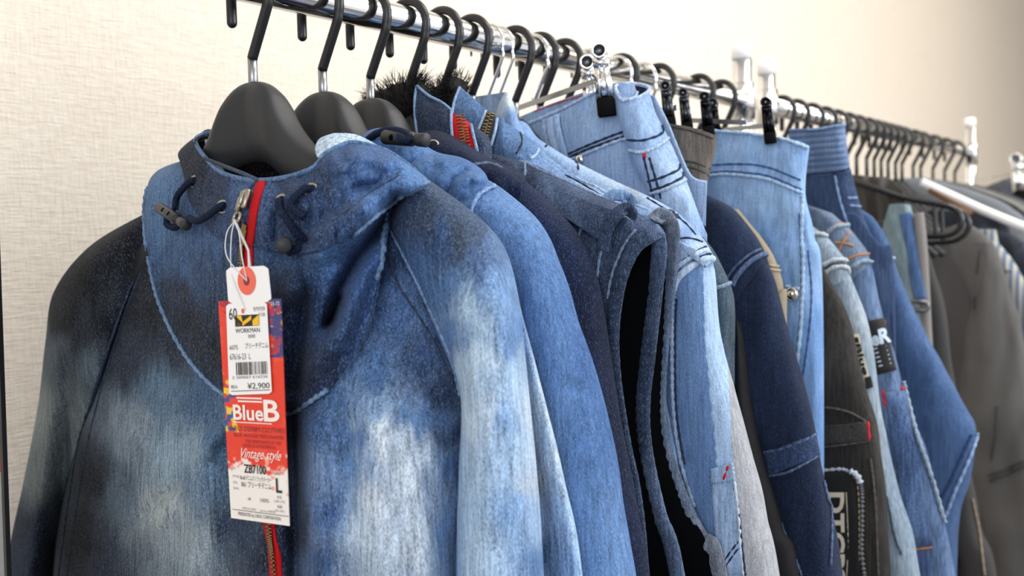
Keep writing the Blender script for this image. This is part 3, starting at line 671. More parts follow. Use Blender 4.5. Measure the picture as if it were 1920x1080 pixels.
# ------------------------------------------------------------------ further garment helpers
def tubepx(name, X, Lc, Rc, r, mat, parent, n=90, seg=40, wob=.003, freq=1., ex=.8, colf=None, cap=True, solid=0, label=None, fix=True, open_top=False):
    A = catmull(np.array(Lc, float), n); B = catmull(np.array(Rc, float), n)
    PL = PX(A[:, 0], A[:, 1], X); PR = PX(B[:, 0], B[:, 1], X)
    rr = np.broadcast_to(np.interp(np.linspace(0, 1, n), np.linspace(0, 1, len(np.atleast_1d(r))), np.atleast_1d(r)), (n,))
    C = (PL+PR)/2; H = (PR-PL)/2; h = np.linalg.norm(H, axis=1)+1e-6
    if fix:
        k = np.sqrt((rr*.6)**2+(h*.8)**2)/(h*.8)-1; k = np.minimum(k, .5); C = C-H*k[:, None]*1.
    a = np.linspace(0, 2*math.pi, seg, endpoint=False)
    ca = np.sign(np.cos(a))*np.abs(np.cos(a))**ex; sa = np.sign(np.sin(a))*np.abs(np.sin(a))**ex
    V = C[:, None]+H[:, None]*ca[None, :, None]; V[:, :, 0] -= rr[:, None]*sa[None]
    q = np.stack([V[..., 0]*35*freq+X*91, V[..., 1]*38*freq, V[..., 2]*11*freq], -1)
    nz = wob*(vnoise(q)+.5*vnoise(q*2.2+4)); V[:, :, 0] -= nz*np.sign(sa)[None]; V[:, :, 1] -= nz*.5*ca[None]
    u, v = proj(V.reshape(-1, 3)); f = grid_faces(n, seg, True)
    if cap: f += [tuple(range((n-1)*seg, n*seg))]
    if cap and not open_top: f += [tuple(range(seg))[::-1]]
    return obj(name, (V.reshape(-1, 3), f), mat, parent, col=colf(u, v) if colf else None, solid=solid, label=label)
def sheet(name, X, cols, mat, parent, nu=40, nv=40, wob=.0015, solid=.0018, colf=None, label=None, kind=None, relief=None):
    V, Fc, (u, v) = loft(cols, nu, nv, X, relief, wob)
    return obj(name, (V, Fc), mat, parent, solid=solid, col=colf(u, v) if colf else None, label=label, kind=kind)
def pxpipe(name, X, pts, r, mat, parent, n=60, seg=8, squash=1., label=None, cap=True):
    P = catmull(np.array([tuple(p)+(0.,)*(3-len(p)) for p in pts], float), n)
    return obj(name, pipe(PX(P[:, 0], P[:, 1], X-P[:, 2]), r, seg, cap, squash), mat, parent, label=label)
def cst(c): return lambda u, v: np.tile(np.array(lin(c)), (len(u), 1))
def band(name, X, pts, w, mat, parent, n=90, puck=.0005, label=None, squash=.55):
    """rounded folded binding with puckers along its length"""
    P = catmull(np.array([tuple(p)+(0.,)*(3-len(p)) for p in pts], float), n); Q = PX(P[:, 0], P[:, 1], X-P[:, 2])
    T, N, B = frames(Q); seg = 14; a = np.linspace(0, 2*math.pi, seg, endpoint=False)
    ww = np.broadcast_to(np.interp(np.linspace(0, 1, n), np.linspace(0, 1, len(np.atleast_1d(w))), np.atleast_1d(w)), (n,))
    side = np.cross(T, [1, 0, 0]); side /= np.linalg.norm(side, axis=1)[:, None]+1e-9
    s = np.cumsum(np.r_[0, np.linalg.norm(np.diff(Q, axis=0), axis=1)])
    pk = puck*np.sin(s/.0075*2*math.pi+np.sin(s*90)*1.5)
    V = Q[:, None]+side[:, None]*(ww[:, None]*np.cos(a)[None])[..., None]
    V[:, :, 0] -= (ww*squash+pk)[:, None]*np.sin(a)[None]
    return obj(name, (V.reshape(-1, 3), grid_faces(n, seg, True)+[tuple(range(seg))[::-1], tuple(range((n-1)*seg, n*seg))]), mat, parent, label=label)
def mk(name, label, cat, x, group=None): return empty(name, label, cat, (x, 0, RAIL_Z), group)
# ------------------------------------------------------------------ second: mid-blue anorak
M2 = denim('midblue_denim', '#3f659c', '#6b93c6', .8, speck=.3, streak=.3)
G2 = mk('blue_denim_anorak', 'plain mid-blue denim anorak with hood and navy drawcord, right behind the bleached anorak', 'jacket', HX['h2']); X = HX['h2']
tubepx('near_sleeve', X, [(850,320),(850,370),(880,430),(905,520),(925,640),(945,760),(960,900),(975,1080),(1000,1560)],
       [(890,322),(950,362),(1010,420),(1050,500),(1082,590),(1110,700),(1135,800),(1163,940),(1187,1080),(1240,1560)], [.012,.022,.026,.026,.026,.026,.026], M2, G2)
tubepx('body', X, [(430,330),(280,450),(220,600),(200,800),(190,1080),(180,1560)], [(700,300),(830,380),(890,560),(920,780),(930,1080),(940,1560)], [.012,.02,.022,.022], M2, G2, fix=False)
tubepx('far_sleeve', X, [(300,400),(200,500),(160,640),(140,800),(120,1080),(90,1560)], [(330,420),(270,520),(240,640),(220,800),(210,1080),(190,1560)], [.01,.02,.02,.02], M2, G2, fix=False)
HR2 = [([(838,378),(850,340),(872,323),(897,322)], 7, -.005), ([(850,382),(862,350),(880,334),(905,336)], 8, .004), ([(755,315),(790,293),(812,290)], 6, -.004), ([(770,330),(800,305),(830,303)], 9, .003)]
def rr2(u, v):
    d = np.zeros_like(u)
    for pl, wd, a in HR2: d = d+a*np.exp(-(poly_dist(u, v, pl)/wd)**2)
    return d
h2 = sheet('hood', X, [
 [(655,262,-.014),(655,268,.006),(655,290,.018),(660,340,.018)],
 [(715,242,-.014),(716,252,.008),(720,285,.021),(725,340,.02)],
 [(775,262,-.014),(775,272,.008),(770,305,.022),(775,360,.02)],
 [(818,287,-.014),(815,297,.008),(808,335,.022),(815,385,.02)],
 [(868,299,-.014),(862,310,.008),(850,350,.022),(850,400,.02)],
 [(904,322,-.012),(896,332,.010),(878,365,.022),(876,408,.02)],
 [(915,345,-.008),(909,352,.004),(893,380,.016),(884,412,.016)]], M2, G2, 110, 50, relief=rr2, wob=.0022)
b2 = bvh_of(h2, *[o for o in G2.children if o.name.startswith('near_sleeve')])
seam('sleeve_seam', b2, [(884,400),(892,378),(905,362),(925,352)], denim('seam_denim_mid', '#7b9ccb', speck=.5), G2, .0014, X=X)
def cordlock(G, pts, a, c, r, X, lock_=True):
    P = np.array([PX(p[0], p[1], X-p[2]) for p in pts]); obj('drawcord', braid(P, .0024), CORD, G)
    if lock_: lock(PX(*a[:2], X-a[2]), PX(*c[:2], X-c[2]), r, parent=G)
cordlock(G2, [(690,262,.012),(708,250,.020),(735,244,.026),(760,250,.030),(770,262,.032),(757,263,.033),(748,255,.030)], (722,257,.027), (800,263,.030), .0046, X)
# ------------------------------------------------------------------ third: dark indigo anorak
M3 = denim('dark_indigo_denim', '#101a34', '#1e2f54', .7, speck=.45, streak=.25, thread='#8296b8')
G3 = mk('dark_indigo_anorak', 'dark indigo denim anorak squeezed between mid-blue anorak and fur-collared vest', 'jacket', HX['h3']); X = HX['h3']
tubepx('near_sleeve', X, [(930,330),(945,400),(975,480),(1000,580),(1020,700),(1040,850),(1060,1080),(1090,1560)],
       [(960,318),(1015,358),(1062,405),(1100,475),(1125,570),(1150,710),(1178,860),(1216,1080),(1270,1560)], [.01,.018,.021,.022,.022,.022], M3, G3)
tubepx('body', X, [(560,330),(400,430),(330,600),(320,800),(310,1080),(300,1560)], [(800,290),(940,360),(985,560),(1010,780),(1025,1080),(1040,1560)], [.01,.018,.018,.018], M3, G3, fix=False)
h3 = sheet('hood', X, [
 [(760,262,-.01),(762,272,.006),(765,290,.016),(768,330,.018)],
 [(812,246,-.01),(812,262,.008),(815,290,.018),(820,330,.018)],
 [(858,262,-.01),(858,276,.008),(860,300,.018),(866,345,.018)],
 [(905,292,-.01),(905,302,.008),(905,320,.017),(910,360,.018)],
 [(955,315,-.01),(952,324,.008),(945,342,.016),(945,380,.018)],
 [(985,332,-.01),(984,338,.0),(978,352,.012),(975,390,.014)]], M3, G3, 80, 40, wob=.002)
b3 = bvh_of(h3)
seam('hood_edge', b3, [(886,312),(915,309),(940,318)], denim('seam_denim_indigo', '#5a6a86', speck=.5), G3, .0012, X=X)
e, en = on(b3, 812, 276, .001, X); obj('eyelet', torus(e, nrm(en+nrm(CAM-e)), .0042, .0009, 26, 8), NICKEL, G3)
# ------------------------------------------------------------------ fur collars
def fur(name, X, outline_top, outline_bot, parent, n=1500, L=.008, d=0.01):
    A = catmull(np.array(outline_top, float), 24); B = catmull(np.array(outline_bot, float), 24)
    o = tubepx(name, X, outline_top, outline_bot, d, FUR, parent, n=24, seg=18, wob=.002, ex=1., fix=False, label='black fluffy fur collar')
    V = np.array([q.co[:] for q in o.data.vertices]); rs = np.random.RandomState(len(V)+int(X*1000)); c = V.mean(0); out = []; Fs = []
    for k in range(n):
        p = V[rs.randint(len(V))]+rs.randn(3)*.0018; dr = nrm((p-c)*np.array([1.5, 1, 1])+np.array([0, 0, .012])+rs.randn(3)*.009); l = L*(.4+rs.rand())
        s = nrm(np.cross(dr, rs.randn(3)))*.00035; bend = rs.randn(3)*.0012
        m = p+dr*l*.55; t = p+dr*l+bend; i = len(out); out += [p-s, p+s, m+s*.6+bend*.4, m-s*.6+bend*.4, t]; Fs += [(i, i+1, i+2, i+3), (i+3, i+2, i+4)]
    hs = obj('fur_strands', (np.array(out), Fs), FUR, o, smooth=False, kind='stuff'); return o
# ------------------------------------------------------------------ fourth: dark vest with fur collar and red zip
M4 = denim('slate_blue_denim', '#2a374f', '#4c6184', .8, speck=.4, streak=.35); M4D = denim('slate_binding_denim', '#2e3d57', '#64799c', .9, speck=.45)
G4 = mk('dark_denim_vest', 'dark slate denim vest with black fur collar and red-taped brass zip', 'vest', HX['h4']); X = HX['h4']
fur('fur_collar', X, [(700,190),(704,178),(735,160),(775,150),(788,152)], [(710,240),(735,240),(765,235),(790,232),(800,225)], G4, 1700, .010, .012)
EDGE4 = denim('edge_denim_blue', '#7d9cc4', speck=.5)
c4 = sheet('collar', X, [[(782,162,.008),(779,185,.014),(779,215,.018),(783,262,.02)], [(803,180,.012),(802,205,.02),(804,230,.023),(812,268,.024)], [(828,193,.014),(828,220,.022),(832,245,.025),(836,280,.026)], [(847,208,.014),(847,232,.022),(849,255,.026),(852,292,.028)]], M4, G4, 50, 40)
c4b = sheet('collar', X, [[(881,234,.014),(885,255,.022),(890,275,.026),(893,300,.028)], [(897,244,.012),(903,262,.022),(908,285,.024),(912,310,.026)], [(914,256,.008),(920,275,.015),(921,295,.018),(920,315,.02)]], M4, G4, 30, 30)
zt = sheet('zip_tape', X, [[(846,210,.0135),(847,232,.0215),(849,256,.0255),(852,286,.0265)], [(864,222,.016),(868,244,.023),(872,268,.027),(878,292,.029)], [(882,234,.0135),(886,255,.0215),(891,275,.0255),(895,298,.0275)]], REDTAPE, G4, 24, 30, wob=0)
zq = catmull(np.array([(862,216,.020),(867,240,.0265),(871,262,.0295),(878,290,.032)]), 26); zp = PX(zq[:, 0], zq[:, 1], X-zq[:, 2]); zn = np.tile(nrm(CAM-zp[10]), (26, 1))
obj('zip_teeth', zteeth(zp, zn, .0042, .0007), BRASS, G4, kind='stuff')
for P_ in ([(781,162,.010),(778,185,.016),(778,215,.020),(783,258,.022)], [(846,208,.017),(846,232,.025),(848,255,.029),(852,285,.031)], [(883,233,.017),(888,255,.025),(893,275,.029),(897,298,.031)], [(782,161,.010),(803,179,.013),(828,192,.015),(847,207,.016)]):
    pxpipe('collar_edge', X, P_, .0011, EDGE4, G4)
def rib4(u, v):
    return .004*np.exp(-(poly_dist(u, v, [(1012,352),(1060,372),(1110,392),(1170,412)])/16)**2)
sh4 = sheet('body_front', X, [
 [(700,300,-.006),(690,340,.008),(680,500,.02),(680,800,.022),(680,1560,.022)],
 [(880,290,-.006),(880,310,.012),(880,500,.022),(880,800,.022),(880,1560,.022)],
 [(985,306,-.008),(975,330,.012),(965,500,.022),(965,800,.022),(965,1560,.022)],
 [(1060,340,-.008),(1050,362,.012),(1035,500,.022),(1045,800,.022),(1055,1560,.022)],
 [(1120,368,-.008),(1106,392,.012),(1090,500,.022),(1095,800,.022),(1105,1560,.022)],
 [(1180,392,-.008),(1160,420,.010),(1125,530,.020),(1125,800,.020),(1145,1560,.02)],
 [(1236,426,-.006),(1196,462,.006),(1150,570,.014),(1155,800,.014),(1185,1560,.014)]], M4, G4, 120, 110, relief=rib4)
sheet('back_panel', X, [[(860,285,-.008),(850,500,-.016),(850,800,-.016),(850,1560,-.016)], [(1060,340,-.01),(1050,520,-.018),(1060,800,-.018),(1080,1560,-.018)], [(1236,430,-.006),(1222,600,-.012),(1208,780,-.012),(1330,1560,-.012)]], M4, G4, 40, 50)
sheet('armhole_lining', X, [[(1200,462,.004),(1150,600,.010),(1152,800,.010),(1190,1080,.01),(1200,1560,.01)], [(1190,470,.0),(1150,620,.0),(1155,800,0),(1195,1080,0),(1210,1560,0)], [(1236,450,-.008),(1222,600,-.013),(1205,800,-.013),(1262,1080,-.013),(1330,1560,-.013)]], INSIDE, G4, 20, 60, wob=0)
band('armhole_binding', X, [(1240,432,.0),(1222,440,.006),(1192,462,.009),(1168,508,.015),(1155,560,.017),(1148,630,.017),(1151,700,.016),(1160,770,.016),(1172,840,.016),(1190,930,.016),(1205,1080,.016),(1240,1560,.016)], .0052, M4D, G4, 140)
band('armhole_binding', X, [(1232,436,.002),(1236,470,-.004),(1229,540,-.011),(1221,610,-.012),(1213,680,-.012),(1206,740,-.012),(1205,800,-.012),(1214,870,-.012),(1236,965,-.012),(1270,1080,-.012),(1340,1560,-.012)], .0058, M4D, G4, 140)
b4 = bvh_of(sh4)
M4S = denim('slate_seam_denim', '#7388a8', speck=.5)
for L_ in ([(1012,350),(1060,372),(1120,396),(1178,412)], [(975,300),(1000,316),(1060,343),(1120,370)], [(1120,520),(1128,470),(1152,420),(1178,395)], [(1138,560),(1148,510),(1168,462),(1190,432)]): seam('shoulder_seam', b4, L_, M4S, G4, .0011, X=X)
for L_ in ([(983,308),(985,330),(975,352)], [(1040,372),(1030,400),(1022,440)], [(1100,400),(1085,450),(1080,520)], [(1012,350),(1004,362),(998,376)]): seam('panel_seam', b4, L_, M4S, G4, .0010, X=X)
tb = sheet('shoulder_tab', X, [[(1012,345,.018),(1008,358,.022),(1000,372,.026)], [(1060,362,.018),(1052,380,.024),(1042,398,.028)], [(1120,385,.018),(1108,408,.024),(1095,432,.028)], [(1165,398,.016),(1150,425,.022),(1130,455,.026)]], M4, G4, 40, 16)
band('shoulder_loop', X, [(1130,470,.026),(1138,430,.028),(1155,403,.026),(1172,392,.02),(1184,398,.014),(1182,408,.012)], .0045, M4, G4, 60, 0.0003)
# ------------------------------------------------------------------ fifth: mid-blue vest with fur collar and dark zip
M5 = denim('washed_blue_denim', '#5577a6', '#8dadd6', .8, speck=.3); G5 = mk('blue_denim_vest', 'washed blue denim vest with black fur collar and charcoal brass zip', 'vest', HX['h5']); X = HX['h5']
fur('fur_collar', X, [(806,182),(812,172),(830,158),(848,143),(860,146)], [(808,190),(825,205),(845,215),(850,212),(860,180)], G5, 1300, .008, .012)
sheet('collar', X, [[(862,163,.008),(852,190,.014),(848,215,.02),(852,245,.022)], [(885,183,.010),(878,205,.018),(872,232,.022),(872,255,.024)], [(911,207,.012),(904,226,.018),(897,246,.022),(893,270,.024)]], M5, G5, 40, 30)
sheet('zip_tape', X, [[(911,207,.012),(904,226,.018),(897,248,.022),(892,285,.024)], [(920,213,.013),(914,236,.020),(908,256,.024),(905,290,.026)], [(930,220,.012),(926,244,.018),(921,266,.022),(917,300,.024)]], DARKTAPE, G5, 20, 24, wob=0)
zq = catmull(np.array([(919,212,.0165),(913,234,.0225),(908,252,.0255),(903,270,.028)]), 22); zp = PX(zq[:, 0], zq[:, 1], X-zq[:, 2]); zn = np.tile(nrm(CAM-zp[10]), (22, 1))
obj('zip_teeth', zteeth(zp, zn, .0038, .0007), BRASS, G5, kind='stuff')
EDGE5 = denim('edge_denim_pale', '#a3bfe2', speck=.4)
for P_ in ([(862,163,.010),(852,190,.016),(848,213,.022)], [(911,207,.014),(903,228,.020),(896,246,.024)], [(932,222,.014),(928,246,.020),(920,274,.024)]): pxpipe('collar_edge', X, P_, .0011, EDGE5, G5)
sh5 = sheet('body_front', X, [
 [(760,270,-.006),(760,330,.01),(760,500,.018),(760,1080,.018),(760,1560,.018)],
 [(925,225,-.004),(922,270,.016),(920,400,.018),(920,1080,.018),(920,1560,.018)],
 [(948,232,-.006),(950,268,.016),(960,400,.018),(960,1080,.018),(960,1560,.018)],
 [(1000,268,-.006),(995,300,.014),(1010,420,.018),(1010,1080,.018),(1010,1560,.018)],
 [(1050,312,-.006),(1040,345,.012),(1060,460,.018),(1080,1080,.018),(1080,1560,.018)],
 [(1140,360,-.006),(1130,390,.012),(1140,500,.018),(1160,1080,.018),(1160,1560,.018)],
 [(1205,388,-.006),(1190,415,.010),(1185,540,.016),(1190,1080,.016),(1200,1560,.016)],
 [(1250,408,-.004),(1232,432,.004),(1205,600,.010),(1205,1080,.010),(1240,1560,.01)]], M5, G5, 120, 90, wob=.002)
sheet('back_panel', X, [[(920,240,-.008),(910,500,-.014),(900,1560,-.014)], [(1100,340,-.008),(1100,600,-.016),(1120,1560,-.016)], [(1256,420,-.006),(1240,700,-.012),(1420,1560,-.012)]], M5, G5, 40, 50)
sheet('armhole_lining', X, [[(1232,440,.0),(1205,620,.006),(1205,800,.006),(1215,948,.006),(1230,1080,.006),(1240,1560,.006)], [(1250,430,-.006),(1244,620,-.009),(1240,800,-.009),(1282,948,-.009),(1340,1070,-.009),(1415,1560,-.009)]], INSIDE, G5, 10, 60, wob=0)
M5D = denim('grey_blue_binding', '#50698c', '#86888a', .6, speck=.35)
band('armhole_binding', X, [(1228,412,.010),(1240,405,.004),(1254,415,-.002),(1261,440,-.006),(1255,520,-.010),(1246,600,-.011),(1240,660,-.011),(1236,740,-.011),(1240,800,-.011),(1252,860,-.011),(1282,948,-.011),(1318,1020,-.011),(1345,1070,-.011),(1420,1560,-.011)], [.0062,.0062,.0056,.0056,.0058,.0062,.007,.007], M5D, G5, 170)
b5 = bvh_of(sh5)
for L_ in ([(1085,318),(1130,345),(1175,372),(1215,392)], [(1075,345),(1120,368),(1165,392),(1205,415)], [(993,300),(1005,290),(1008,280)]): seam('shoulder_seam', b5, L_, EDGE5, G5, .0011, X=X)
for L_ in ([(975,250),(978,270),(968,290)], [(1060,330),(1100,352),(1140,378)]): seam('panel_seam', b5, L_, THREADD, G5, .0008, X=X)
band('shoulder_loop', X, [(1128,395,.018),(1133,380,.020),(1150,366,.018),(1172,368,.014),(1184,374,.008),(1186,382,.006)], .0042, denim('loop_denim', '#7c9fcd', speck=.35), G5, 60, .0003)
# ------------------------------------------------------------------ sixth: pale jacket with tri-tone sleeve
G6 = mk('pale_denim_jacket', 'pale blue denim jacket with dark-stitched cuff seam and blue, white and grey sleeve stripes', 'jacket', HX['h6']); X = HX['h6']
M6 = denim('pale_denim', '#ffffff', attr=True, speck=.22, streak=.22, thread='#dfe7f2')
def col6(u, v):
    c1 = np.interp(v, [480,640,870,1080,1560], [1318,1322,1345,1360,1400]); c2 = np.interp(v, [480,640,860,990,1080,1560], [1341,1362,1374,1385,1394,1430])
    A = np.array(lin('#6589bb')); B_ = np.array(lin('#a6c4e8')); Cc = np.array(lin('#a9acb3')); D = np.array(lin('#86a5d0'))
    o = np.where((u < c1)[:, None], A, np.where((u < c2)[:, None], B_, Cc)); o = np.where((v < 500)[:, None], D, o); return o
s6 = tubepx('near_sleeve', X, [(1205,440),(1236,480),(1262,530),(1259,640),(1262,760),(1275,870),(1300,950),(1340,1030),(1360,1200),(1380,1560)],
       [(1262,398),(1308,440),(1340,505),(1358,630),(1380,720),(1400,800),(1422,880),(1442,970),(1462,1080),(1530,1560)], [.012,.018,.02,.02,.02], M6, G6, 140, 90, colf=col6)
P6C = [(990,270,'#7c9fd0'),(1050,300,'#94b3dc'),(1100,330,'#a0bce0'),(1150,360,'#a4bcd9'),(1180,385,'#8f9aa6'),(1220,390,'#9fbbe0'),(1270,420,'#8fadd6'),(1290,440,'#7d9ccc'),(1240,440,'#7f93ad'),(1300,470,'#a6c2e6')]
sh6 = sheet('body_front', X, [
 [(860,280,-.006),(860,320,.006),(860,500,.014),(860,1560,.014)],
 [(968,228,-.006),(960,262,.010),(950,450,.014),(950,1560,.014)],
 [(1010,262,-.006),(1000,288,.010),(1000,450,.014),(1000,1560,.014)],
 [(1070,300,-.006),(1062,325,.010),(1060,500,.014),(1060,1560,.014)],
 [(1150,340,-.006),(1140,365,.010),(1130,520,.014),(1130,1560,.014)],
 [(1220,372,-.006),(1208,398,.012),(1200,540,.014),(1200,1560,.014)],
 [(1275,405,-.006),(1255,432,.016),(1240,560,.016),(1240,1560,.016)],
 [(1318,450,-.006),(1295,474,.016),(1262,560,.018),(1255,1560,.018)],
 [(1340,490,-.008),(1325,500,.012),(1280,560,.018),(1262,1560,.018)]], M6, G6, 130, 80, colf=lambda u, v: shepard(P6C, u, v, 6))
tubepx('body', X, [(820,300),(700,420),(650,700),(650,1560)], [(1000,300),(1180,420),(1230,700),(1260,1560)], [.006,.012,.012], M6, G6, fix=False, colf=cst('#86a5d0'))
col6c = cst('#a9c5e8')
sheet('collar', X, [[(936,198,.004),(931,215,.010),(930,235,.014),(934,258,.016)], [(949,174,.006),(946,196,.014),(944,222,.018),(950,262,.02)], [(958,188,.008),(960,208,.016),(962,232,.018),(972,268,.018)], [(966,208,.0),(970,224,.004),(980,246,.006),(996,272,.006)]], M6, G6, 30, 30, colf=lambda u, v: shepard([(936,210,'#c4d8f0'),(950,185,'#cfe0f2'),(955,220,'#6f93c4'),(970,250,'#7fa2d2')], u, v, 3))
sheet('collar_back', X, [[(888,182,-.006),(888,196,-.006),(895,225,-.006)], [(920,177,-.008),(920,196,-.008),(922,235,-.008)], [(950,172,-.004),(950,190,-.006),(950,230,-.008)]], M6, G6, 20, 16, colf=cst('#9ab4d8'), label='inner side of the standing collar')
b6 = bvh_of(sh6, s6)
TH6 = denim('dark_felled_seam', '#26334e', speck=.2)
for L_ in ([(1263,418),(1266,390),(1290,404),(1312,432)], [(1262,450),(1290,448),(1315,455)], [(1230,410),(1248,398),(1266,397)], [(1258,520),(1272,500),(1290,482),(1310,470),(1322,464)], [(1262,538),(1275,515),(1297,494),(1318,480),(1334,476)], [(1264,448),(1262,420),(1272,400)],
           [(1085,320),(1080,300)], [(1022,278),(1030,262)], [(1213,374),(1245,394),(1272,412)]): seam('dark_seam', b6, L_, TH6, G6, .0009, X=X)
for k, L_ in enumerate(([(1264,545),(1272,522),(1296,500),(1318,488),(1334,487)], [(1257,525),(1268,505),(1290,487),(1308,475),(1322,470)])):
    p_, n_ = surf_line(b6, L_, 4, .001, X); obj('cuff_fold', pipe(p_, .0026-.0008*k, 8), denim('cuff_denim', '#b8cfec', speck=.25), G6)
seam('sleeve_piping', b6, [(1266,545),(1262,600),(1262,680),(1265,770),(1280,870),(1305,950)], denim('piping_denim', '#8da6c8', speck=.4), G6, .0016, X=X)
seam('dark_seam', b6, [(1270,560),(1267,640),(1270,770),(1285,870)], TH6, G6, .0008, X=X)
# lower pocket flap with red bartack
def decal(G, name, X, b, quad, mat, lift=.0012, n=10, solid=.0008, label=None):
    q = np.array(quad, float); v = []
    for t in np.linspace(0, 1, n):
        for s in np.linspace(0, 1, n):
            p_ = (1-t)*((1-s)*q[0]+s*q[1])+t*((1-s)*q[3]+s*q[2]); v.append(on(b, p_[0], p_[1], lift, X)[0])
    return obj(name, (np.array(v), grid_faces(n, n)), mat, G, solid=solid, label=label)
M6B = denim('flap_denim', '#7f9fcb', '#a5c0e2', .8, speck=.3)
decal(G6, 'pocket_welt', X, b6, [(1333,878),(1374,868),(1380,900),(1334,906)], M6B, .0018)
decal(G6, 'pocket_panel', X, b6, [(1335,906),(1378,900),(1396,1078),(1346,1078)], M6B, .0012)
for L_ in ([(1334,904),(1355,901),(1378,897)], [(1376,905),(1384,960),(1390,1010),(1398,1078)], [(1352,1062),(1372,1032),(1388,1012)], [(1356,1070),(1376,1040),(1392,1020)]): seam('dark_seam', b6, L_, TH6, G6, .0009, X=X)
seam('white_piping', b6, [(1372,868),(1378,910),(1386,990),(1394,1078)], denim('white_piping_denim', '#c4d2e6', speck=.3), G6, .0012, X=X)
seam('red_bartack', b6, [(1367,872),(1363,885),(1358,900)], REDTHREAD, G6, .0013, X=X)
# ------------------------------------------------------------------ two thin wire hangers with a teal jacket
def wire_hanger(x, label, group):
    t = empty('wire_hanger', label, 'hanger', (x, 0, RAIL_Z), group); o = (x, 0, RAIL_Z)
    H = hook_path(.0014)
    obj('hook', shift(capsule(yz(resample(np.concatenate([[(0, -.078), (0, -.066)], H[2:-1]]), 60)), .0013, 8), o), CHROME, t)
    obj('hanger_body', shift(pipe(yz(resample([(-.12, -.19), (-.08, -.155), (-.03, -.105), (0, -.077), (.03, -.105), (.08, -.155), (.12, -.19)], 40)), .0018, 8), o), CHROME, t)
wire_hanger(HX['w7'], 'thin chrome wire hanger hook, left of the pair behind the pale jacket', 'thin wire hangers')
wire_hanger(HX['w8'], 'thin chrome wire hanger hook, right of the pair behind the pale jacket', 'thin wire hangers')
MT = denim('teal_denim', '#3b4e5c', '#5d7286', .8, speck=.3)
G7 = mk('teal_denim_jacket', 'dark teal denim jacket, only a sleeve sliver showing beside the pale jacket cuff', 'jacket', HX['w8']); X = .262
tubepx('near_sleeve', X, [(1290,440),(1300,500),(1310,600),(1320,800),(1340,1560)], [(1318,446),(1345,485),(1366,528),(1372,570),(1368,640)], [.008,.012,.012], MT, G7)
pxpipe('cuff_seam', X, [(1342,540,.016),(1356,536,.012),(1370,530,.004)], .0015, denim('teal_seam', '#7d93a8'), G7)
BEI = plain('beige_cotton', '#8f8470', .9, bump=.3); TAU = denim('taupe_twill', '#635d58', '#7e776e', .7, speck=.18, thread='#a29a90')
# ------------------------------------------------------------------ light jeans held by a clip hanger
J1 = mk('light_blue_jeans', 'light blue jeans with folded waistband clipped by a chrome and black hanger clip', 'jeans', .30); X = .30
MJ = denim('light_jeans_denim', '#8fafdb', '#adc7ea', .9, speck=.22, streak=.2, thread='#dde8f6'); MJD = denim('jeans_seam_denim', '#23324f', speck=.2); MJL = denim('jeans_edge_denim', '#b4cbea', speck=.3)
j1 = sheet('front_panel', X, [
 [(960,247,.008),(968,300,.010),(985,400,.01),(1000,600,.01),(1000,1560,.01)],
 [(1048,208,.010),(1058,260,.014),(1075,330,.016),(1100,600,.014),(1100,1560,.014)],
 [(1112,174,.012),(1122,230,.016),(1140,310,.018),(1190,600,.016),(1190,1560,.016)],
 [(1158,155,.012),(1172,220,.017),(1190,290,.019),(1250,600,.016),(1250,1560,.016)],
 [(1190,160,.010),(1215,240,.014),(1240,320,.016),(1300,560,.012),(1300,1560,.012)]], MJ, J1, 70, 90, wob=.002)
j1f = sheet('folded_waistband', X, [
 [(1153,164,.018),(1158,205,.023),(1170,250,.026),(1186,300,.027),(1215,360,.026),(1250,450,.02),(1270,700,.014)],
 [(1163,176,.026),(1172,215,.030),(1186,262,.033),(1206,310,.033),(1236,366,.032),(1275,440,.026),(1300,700,.016)],
 [(1190,186,.024),(1202,222,.027),(1216,262,.030),(1240,305,.029),(1265,350,.028),(1296,420,.022),(1320,700,.012)],
 [(1217,172,.012),(1228,212,.014),(1245,245,.014),(1266,290,.014),(1284,335,.014),(1308,400,.010),(1325,440,.006)]], MJ, J1, 60, 110, wob=.0015)
sheet('waistband_back', X, [[(960,226,-.010),(965,260,-.010),(990,400,-.01),(1000,1560,-.01)], [(1050,189,-.010),(1060,230,-.010),(1090,400,-.01),(1100,1560,-.01)], [(1150,160,-.008),(1170,230,-.010),(1220,400,-.01),(1250,1560,-.01)], [(1220,178,-.004),(1245,232,-.004),(1285,330,-.004),(1318,425,-.004)], [(1226,184,-.006),(1252,236,-.006),(1291,330,-.006),(1322,425,-.006)]], MJ, J1, 50, 60, label='rear half of the jeans seen behind the front')
bj = bvh_of(j1, j1f)
for L_ in ([(1058,300),(1095,283),(1135,268),(1172,256)], [(1050,225),(1056,262),(1064,300)], [(1178,262),(1205,264),(1232,256),(1246,246)], [(1217,340),(1245,332),(1281,314)], [(1222,356),(1250,348),(1284,330)], [(1208,296),(1218,335),(1228,370)], [(1218,296),(1230,335),(1240,372)], [(1065,290),(1100,274),(1140,258),(1170,247)]): seam('dark_seam', bj, L_, MJD, J1, .0010, X=X)
for L_ in ([(984,236),(1020,220),(1050,208),(1085,190),(1116,174)], [(1066,302),(1100,288),(1140,272),(1174,260)], [(1182,281),(1205,286),(1232,276),(1252,260)], [(1022,225),(1026,260),(1040,300)], [(1222,362),(1250,355),(1283,338)], [(1166,190),(1190,186),(1216,171)]): seam('pale_edge', bj, L_, MJL, J1, .0015, X=X)
band('belt_loop', X, [(1030,222,.016),(1034,250,.020),(1046,292,.020),(1056,302,.016)], .0042, MJ, J1, 30, .0003); band('belt_loop', X, [(1043,216,.016),(1046,245,.021),(1056,284,.021),(1062,300,.016)], .0034, MJ, J1, 30, .0003)
